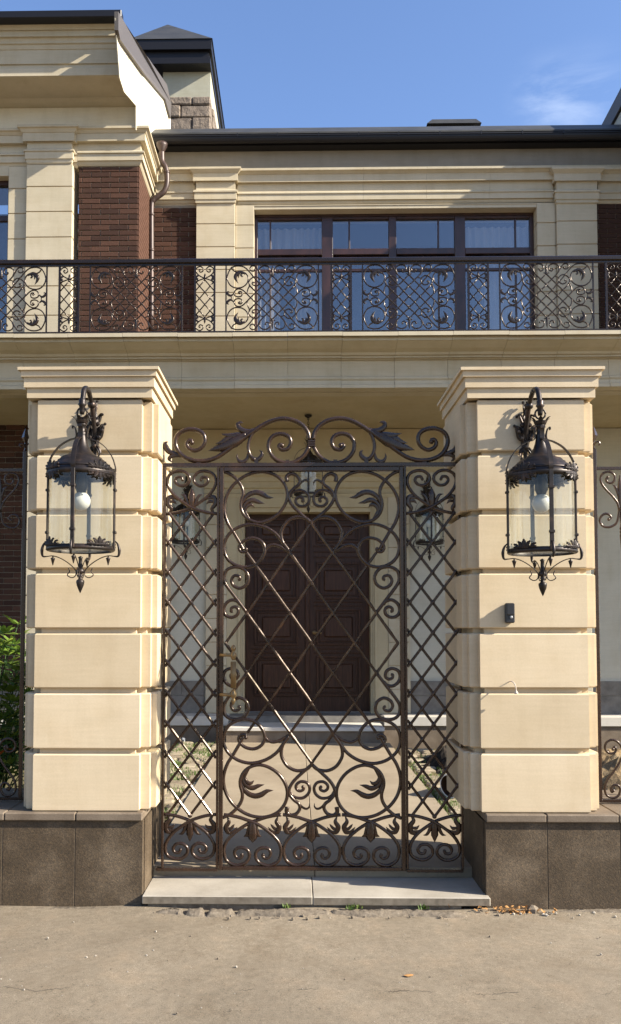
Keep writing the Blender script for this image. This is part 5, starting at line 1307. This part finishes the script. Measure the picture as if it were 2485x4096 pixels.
        b = MB(); nr = Vector((0, -1, 0)); rnd = random.Random(4)
        Yp = D - .008
        for sp, w_ in (([(0, .83), (0, .90), (0, .98), (0, 1.09)], [.012, .032, .040, .006]), ([(.0, .90), (.045, .935), (.075, .985), (.10, 1.0)], [.016, .026, .020, .003]), ([(0, .90), (-.045, .935), (-.075, .985), (-.10, 1.0)], [.016, .026, .020, .003]),
                       ([(0, .98), (.03, 1.03), (.055, 1.06), (.075, 1.055)], [.016, .020, .012, .003]), ([(0, .98), (-.03, 1.03), (-.055, 1.06), (-.075, 1.055)], [.016, .020, .012, .003]),
                       ([(0, .88), (.035, .855), (.05, .83), (.04, .805)], [.014, .017, .012, .003]), ([(0, .88), (-.035, .855), (-.05, .83), (-.04, .805)], [.014, .017, .012, .003]), ([(0, .86), (0, .82), (0, .78), (0, .75)], [.014, .016, .011, .002]),
                       ([(0, 1.06), (.012, 1.10), (.02, 1.135)], [.012, .014, .004]), ([(0, 1.06), (-.012, 1.10), (-.02, 1.135)], [.012, .014, .004])):
            p = cr([(x * .62, Yp - .03 * rnd.random(), z) for x, z in sp], 4); b.lobe(p, interp([w * .8 for w in w_], len(p)), .65, nr); b.ball(p[-1], .009, 6)
        for x, z in ((.06, .96), (-.06, .96), (.0, .87), (.03, 1.0), (-.03, 1.0), (.035, .92), (-.035, .92)): b.ball((x * .75, Yp - .03, z), .013, 6)
        b.build('acanthus_plate', ML, t, False)
lanL = thing('wall_lantern', 'bronze glass lantern on scrolled bracket, on the pillar left of the gate', 'lantern', (0, 0, 0), 'bronze lanterns')
lantern_parts(lanL)
def place(t, px, py, Y):
    p = at(px, py, Y); t.location = p; return p
YL = -.33
pL = place(lanL, 321, 2371, YL + .002)
lanR = copy_tree(lanL); lanR['label'] = 'bronze glass lantern on scrolled bracket, above the black intercom'
place(lanR, 2172, 2383, YL + .002)
for lan, rz, tilt in ((lanL, .10, 0), (lanR, 0.0, 0)): lan.rotation_euler = (0, 0, 0)
d1 = copy_tree(lanL); d1['label'] = 'small looking shaded lantern on the porch wall left of the door'
p = place(d1, 743, 2240, YD - .002 - .33)
d2 = copy_tree(lanL); d2['label'] = 'small looking shaded lantern on the porch wall right of the door'
place(d2, 1719, 2244, YD - .002 - .33)
hangl = thing('hanging_lantern', 'glass lantern hanging on a chain from the porch ceiling before the door', 'lantern', (0, 0, 0), 'bronze lanterns')
lantern_parts(hangl, False)
ph_ = place(hangl, 1234, 2052, 6.2)
ct = ZC - ph_.z; z = (2000 - 465) * .000647 + .026; b = MB(); k = 0
while z < ct - .01:
    ax = (1, 0) if k % 2 else (0, 1)
    b.tube([(ax[0] * .012 * math.cos(6.2832 * j / 10), ax[1] * .012 * math.cos(6.2832 * j / 10), z + .02 * math.sin(6.2832 * j / 10)) for j in range(11)], .0036, 5); z += .031; k += 1
ORG.pop(hangl.name, None); ORG[hangl.name] = Vector((0, 0, 0))
b.build('chain', M['lantern'], hangl, True)
MB().lathe([(.05, ct - .004), (.045, ct - .02), (.012, ct - .04), (.004, ct - .045)], n=14).build('ceiling_rose', M['lantern'], hangl, True)

# ================================================================== SMALL THINGS ON THE RIGHT PILLAR
p0, p1 = at(2024, 2412, -.04), at(2062, 2492, -.04)
ic = thing('intercom', 'small black intercom box with round grey button on the right pillar', 'intercom', ((p0.x + p1.x) / 2, -.02, (p0.z + p1.z) / 2))
MB().box(p0.x, p1.x, -.034, -.001, p1.z, p0.z, .006).build('case', M['black'], ic)
MB().box(p0.x + .003, p1.x - .003, -.046, -.0345, p1.z + .045, p0.z - .002, .005).build('hood', M['black'], ic)
cxi = (p0.x + p1.x) / 2
b = MB().lathe([(.0085, 0), (.0085, .006), (.006, .008), (.001, .008)], n=14); zi = at(2048, 2460, -.04).z; b.v = [(cxi + .004 + x, -.034 - z, zi - .012 + y) for x, y, z in b.v]; b.build('button', M['grey'], ic, True)
q0, q1 = at(2048, 2728, -.03), at(2062, 2772, -.03)
wr = thing('cable_end', 'short pale cable stub sticking out of the right pillar', 'cable', (q0.x, -.02, q1.z))
MB().tube(cr([(q0.x - .012, .012, q0.z - .004), (q0.x - .004, -.035, q0.z + .004), (q0.x + .008, -.058, q0.z - .008), (q1.x - .004, -.058, q1.z + .03), (q1.x - .002, -.058, q1.z + .012)], 5), .0030, 8).build('wire', M['wire'], wr, True)
MB().lathe([(.003, .016), (.005, .010), (.011, .002), (.012, -.004), (.004, -.006)], (q1.x - .002, -.058, q1.z + .002), 12).build('plug', M['wire'], wr, True)

# ================================================================== GARDEN THINGS
rg = random.Random(21)
def blades(b, x, y, z, n, hgt, spread):
    for _ in range(n):
        a = rg.random() * 6.28; r = spread * math.sqrt(rg.random()); hh = hgt * (.5 + .7 * rg.random()); bx, by = x + r * math.cos(a), y + r * math.sin(a)
        a2 = rg.random() * 6.28; dx, dy = math.cos(a2) * hh * .45, math.sin(a2) * hh * .45; w = .004 + .003 * rg.random(); px_, py_ = -math.sin(a2) * w, math.cos(a2) * w
        b.add([(bx - px_, by - py_, z), (bx + px_, by + py_, z), (bx + dx * .45 + px_ * .6, by + dy * .45 + py_ * .6, z + hh * .65), (bx + dx * .45 - px_ * .6, by + dy * .45 - py_ * .6, z + hh * .65), (bx + dx, by + dy, z + hh)], [(0, 1, 2, 3), (3, 2, 4)])
b = MB()
for _ in range(620):
    x = -2.6 + 1.6 * rg.random(); y = .5 + 5.6 * rg.random()
    if noise2(x * 1.6, y * 1.3) > .25: continue
    zg_ = .0 + .10 * (1 if -1.5 < x else 0)
    blades(b, x, y, zg_, 12, .055, .10)
for _ in range(520):
    x = 1.22 + 1.3 * rg.random() ** 1.2; y = .42 + 3.4 * rg.random()
    if noise2(x * 2.6, y * 2.3) > .45 and x < 1.6: continue
    blades(b, x, y, .09 if x < 1.7 else .03, 12, .06 if x < 1.5 else .10, .09)
for _ in range(260):      # tufts in the joints of the cobbles
    s = rg.random() < .6; x = (-1.5 + .55 * rg.random()) if s else (1.22 + .42 * rg.random()); y = .45 + 5.2 * rg.random()
    blades(b, x, y, .10, 7, .045, .05)
tag(b.build('grass', M['grass'], None, fix=False), kind='stuff')
b = MB()
for x in (-.05, .30, .34, .72):
    for _ in range(6): blades(b, x + .05 * (rg.random() - .5), -.085 + .02 * rg.random(), .02, 2, .03, .012)
tag(b.build('weeds', M['grass'], None, fix=False), kind='stuff')
# heap of dark earth beside the path
def heap(name, cx, cy, rx, ry, hgt, m, z0, label, cat, seed):
    r = random.Random(seed); nx_, ny_ = 46, 36; vs = []
    for j in range(ny_ + 1):
        for i in range(nx_ + 1):
            u, v = -1 + 2 * i / nx_, -1 + 2 * j / ny_; d = math.hypot(u, v)
            hgt_ = hgt * max(0, 1 - d) ** .7 * (1 + .45 * noise2(u * 5 + seed, v * 5)) + (.028 * (r.random() - .5) if d < .95 else 0)
            vs.append((cx + u * rx, cy + v * ry, z0 + (hgt_ if d < 1 else -.05)))
    fs = [(j * (nx_ + 1) + i, j * (nx_ + 1) + i + 1, (j + 1) * (nx_ + 1) + i + 1, (j + 1) * (nx_ + 1) + i) for j in range(ny_) for i in range(nx_)]
    return tag(MB().add(vs, fs).build(name, m, None, False), label, cat)
heap('earth_heap', 2.12, 4.55, .95, 1.15, .33, M['dirt'], .0, 'dark heap of loose earth in the garden right of the path', 'heap', 3)
heap('earth_heap', 4.3, 4.3, 1.5, 1.2, .42, M['clay'], .0, 'yellow brown heap of earth and rubble behind the right fence', 'heap', 8)
# white plastic pipe lying with its open end towards the gate
a0 = at(1797, 3145, 2.55); 
pv = thing('plastic_pipe', 'short white plastic pipe lying in the grass right of the path', 'pipe', (a0.x, 2.55, .1))
ax_ = Vector((.75, .60, .12)).normalized(); o_ = Vector((a0.x, 2.55, a0.z)); up_ = Vector((0, 0, 1)); s1 = ax_.cross(up_).normalized(); s2 = s1.cross(ax_)
def ringp(c, r, k=20): return [c + (s1 * math.cos(6.2832 * j / k) + s2 * math.sin(6.2832 * j / k)) * r for j in range(k)]
vs = ringp(o_, .105) + ringp(o_ + ax_ * .55, .105); b = MB().add(vs, [(j, (j + 1) % 20, (j + 1) % 20 + 20, j + 20) for j in range(20)])
b.add(ringp(o_, .105) + ringp(o_, .094), [(j, (j + 1) % 20, (j + 1) % 20 + 20, j + 20) for j in range(20)]); b.build('shell', M['pipe'], pv, True)
b = MB().add(ringp(o_ + ax_ * .001, .0935) + ringp(o_ + ax_ * .5, .0935), [(j, (j + 1) % 20, (j + 1) % 20 + 20, j + 20) for j in range(20)] + [tuple(range(20, 40))]); b.build('bore', M['pipein'], pv, True)
# pale boards lying behind the right fence
for k, (x0, y0, rz, lab) in enumerate(((2.62, 2.0, .05, 'pale blue grey board on the ground behind the right fence, nearer one'), (2.75, 2.45, -.12, 'pale blue grey board on the ground behind the right fence, farther one'))):
    o_ = MB().box(-.2, 1.6, -.12, .12, 0, .028, .003).build('board', M['plank'], None); o_.location = (x0, y0, .03 + .02 * k); o_.rotation_euler = (0, .01, rz); tag(o_, lab, 'board', 'boards behind the right fence')
# little standpipe at the porch plinth
sp_ = at(733, 2990, 6.4); tp_ = thing('garden_tap', 'small grey standpipe at the foot of the porch plinth, left of the path', 'tap', (sp_.x, 6.4, 0))
MB().lathe([(.02, -.05), (.02, .10), (.028, .105), (.028, .13), (.018, .14), (.001, .145)], (sp_.x, 6.4, 0.02), 12).build('riser', M['grey'], tp_, True)
MB().tube([(sp_.x, 6.4, .13), (sp_.x + .02, 6.36, .13), (sp_.x + .02, 6.345, .10)], .010, 8).build('spout', M['grey'], tp_, True)

# shrub behind the left fence, single leaves
def leaf_quad(b, base, dirv, ln, wd, up):
    d = dirv.normalized(); s = d.cross(up)
    if s.length < 1e-3: s = Vector((1, 0, 0))
    s.normalize(); n_ = s.cross(d)
    pts = [base, base + d * ln * .35 + s * wd - n_ * wd * .25, base + d * ln * .75 + s * wd * .8 - n_ * wd * .3, base + d * ln - n_ * ln * .12, base + d * ln * .75 - s * wd * .8 - n_ * wd * .3, base + d * ln * .35 - s * wd - n_ * wd * .25, base + d * ln * .4, base + d * ln * .78 - n_ * ln * .04]
    b.add(pts, [(0, 1, 6), (1, 2, 7, 6), (2, 3, 7), (3, 4, 7), (4, 5, 6, 7), (5, 0, 6)])
def whorl(b, c, n, ln, wd, lift, r):
    for j in range(n):
        a = 6.28 * j / n + r.random() * .6; l_ = lift + .5 * (r.random() - .4)
        leaf_quad(b, c, Vector((math.cos(a), math.sin(a), l_)), ln * (.7 + .5 * r.random()), wd, Vector((0, 0, 1)))
rs = random.Random(33)
shr = thing('shrub', 'leafy green shrub with long yellow green leaves behind the left fence', 'shrub', (-2.35, 1.5, 0.0))
bl_, bd_, st_ = MB(), MB(), MB(); leaves_hi = 0
tips = []
for k in range(110):
    a = rs.random() * 6.28; top = Vector((-2.42 + .52 * (rs.random() - .5) * 2, 1.45 + .45 * (rs.random() - .5) * 2, .25 + 1.22 * rs.random() ** .75))
    if top.z > 1.25: top.x += .12
    root = Vector((-2.4 + .25 * (rs.random() - .5), 1.5 + .2 * (rs.random() - .5), 0))
    p = cr([root, root.lerp(top, .5) + Vector((.06 * rs.random(), 0, .08)), top], 4); st_.tube(p, interp([.007, .005, .003], len(p)), 5)
    tips.append(top)
tips += [Vector((-2.10, 1.2, 1.55)), Vector((-1.98, 1.15, 1.62)), Vector((-2.2, 1.1, 1.45)), Vector((-2.03, 1.1, 1.4)), Vector((-2.3, 1.1, 1.35)), Vector((-2.42, 1.15, 1.38))]
for t_ in tips[-6:]:
    p = cr([(-2.3, 1.5, 0.1), Vector((-2.3, 1.4, .7)).lerp(t_, .4), t_], 4); st_.tube(p, interp([.007, .005, .003], len(p)), 5)
st_.build('stem', M['leaf_dark'], shr, True)
for t_ in tips:
    tgt = bl_ if t_.z > .85 or rs.random() < .35 else bd_
    whorl(tgt, t_, 7, .15, .020, .55, rs); whorl(tgt, t_ - Vector((0, 0, .07)), 6, .16, .021, .25, rs); whorl(bd_, t_ - Vector((0, 0, .18)), 5, .16, .022, .05, rs)
bl_.build('leaves', M['leaf'], shr, False, fix=False); bd_.build('leaves', M['leaf_dark'], shr, False, fix=False)
bo = MB()
for _ in range(9):
    leaf_quad(bo, Vector((-2.45 + .4 * rs.random(), 1.0 + .2 * rs.random(), .35 + .75 * rs.random())), Vector((rs.random() - .3, -.4, .5 * rs.random())), .13, .022, Vector((0, 0, 1)))
bo.build('orange_leaves', M['leaf_orange'], shr, False, fix=False)
sil = thing('silver_plant', 'silvery grey low plant among the shrub behind the left fence', 'plant', (-2.55, .95, 0.0))
bs, st2 = MB(), MB()
for k in range(26):
    c = Vector((-2.5 + .42 * rs.random(), .92 + .25 * rs.random(), .15 + .75 * rs.random())); st2.tube([(-2.35, 1.05, 0), (c.x, c.y, c.z)], .003, 5); whorl(bs, c, 6, .06, .016, .3, rs)
st2.build('stem', M['leaf_silver'], sil); bs.build('leaves', M['leaf_silver'], sil, False, fix=False)

# ================================================================== KERBSIDE CRUMBS
def lumps(name, x0, x1, y0, y1, z, hgt, m, seed, n=120, m2=14, gaps=None):
    r = random.Random(seed); vs = []; prof_ = [math.sin(math.pi * (j / m2)) for j in range(m2 + 1)]
    offs = [r.random() for _ in range(n + 1)]
    for i in range(n + 1):
        x = x0 + (x1 - x0) * i / n
        amp = hgt * (.80 + .10 * math.sin(i * .17 + seed) + .16 * offs[i]) * min(1, i / 6, (n - i) / 6)
        if gaps and any(abs(x - g_) < .012 for g_ in gaps): amp *= .25
        wob_ = .012 * math.sin(i * .21) + .008 * (offs[i] - .5)
        for j in range(m2 + 1):
            y = y0 + (y1 - y0) * j / m2 + (wob_ if j < m2 / 2 else 0); vs.append((x, y, z + amp * prof_[j] ** .6 + .006 * (r.random() - .5)))
    return MB().add(vs, [(i * (m2 + 1) + j, (i + 1) * (m2 + 1) + j, (i + 1) * (m2 + 1) + j + 1, i * (m2 + 1) + j + 1) for i in range(n) for j in range(m2)])
tag(lumps('mortar_ridge', -.82, .98, -.150, -.066, -.006, .034, M['rubble'], 5, gaps=[-.62, -.50, -.33, .2]).build('mortar_ridge', M['rubble'], None, True), kind='structure')
tag(lumps('mortar_ridge', -3.4, wl0 + .1, -.075, -.008, -.006, .016, M['rubble'], 8).build('mortar_ridge', M['rubble'], None, True), kind='structure')
tag(lumps('mortar_ridge', wr0 + .34, 4.0, -.085, -.008, -.006, .022, M['rubble'], 11).build('mortar_ridge', M['rubble'], None, True), kind='structure')
rp = random.Random(77)
def pebble(b, c, r):
    n = 5; vs = []
    for z_, s in ((-.3, .8), (.35, .85), (.8, .35)):
        for j in range(n):
            a = 6.283 * j / n; q = r * s * (.75 + .5 * rp.random()); vs.append((c[0] + q * math.cos(a), c[1] + q * math.sin(a), c[2] + r * z_))
    b.add(vs, [(j, (j + 1) % n, (j + 1) % n + n, j + n) for j in range(n)] + [(j + n, (j + 1) % n + n, (j + 1) % n + 2 * n, j + 2 * n) for j in range(n)] + [tuple(range(2 * n, 3 * n))])
bA, bB = MB(), MB()
for _ in range(280):
    y = -3.0 + 2.9 * rp.random(); x = -2.2 + 4.6 * rp.random(); pebble(bA if rp.random() < .6 else bB, (x, y, .004), .0025 + .005 * rp.random() ** 3)
for _ in range(40):
    pebble(bB, (-.85 + 2.0 * rp.random(), -.11 - .10 * rp.random(), .006), .003 + .009 * rp.random() ** 2)
for _ in range(28):
    pebble(bA, (wr0 + .05 + .9 * rp.random(), -.05 - .09 * rp.random(), .006), .003 + .010 * rp.random() ** 2)
tag(bA.build('pale_grit', M['slab'], None, False), kind='stuff'); tag(bB.build('grit', M['rubble'], None, False), kind='stuff')
stn = MB(); rp.seed(5); pebble(stn, (0, 0, 0), .034); c_ = atZ(2130, 3640, .015)
s_ = stn.build('stone', M['rubble'], None, False); s_.location = (c_.x, c_.y, .014); tag(s_, 'grey stone lying on the pavement against the right granite wall', 'stone')
bl_ = MB(); c_ = atZ(2035, 3636, .01)
for _ in range(110):
    x, y = c_.x + .17 * rp.gauss(0, .55), -.055 - .045 * rp.random(); leaf_quad(bl_, Vector((x, y, .006 + .028 * rp.random())), Vector((rp.random() - .5, rp.random() - .5, .5 * (rp.random() - .4))), .028, .007, Vector((0, 0, 1)))
tag(bl_.build('leaf_litter', M['dry'], None, False, fix=False), kind='stuff')
b = MB(); leaf_quad(b, Vector((-.025, 0, 0)), Vector((1, .15, .12)), .05, .014, Vector((0, 0, 1)))
c_ = atZ(1636, 3905, .006); o_ = b.build('fallen_leaf', M['dry'], None, False, fix=False); o_.location = (c_.x, c_.y, .010); tag(o_, 'single dry orange leaf lying on the pavement', 'leaf')
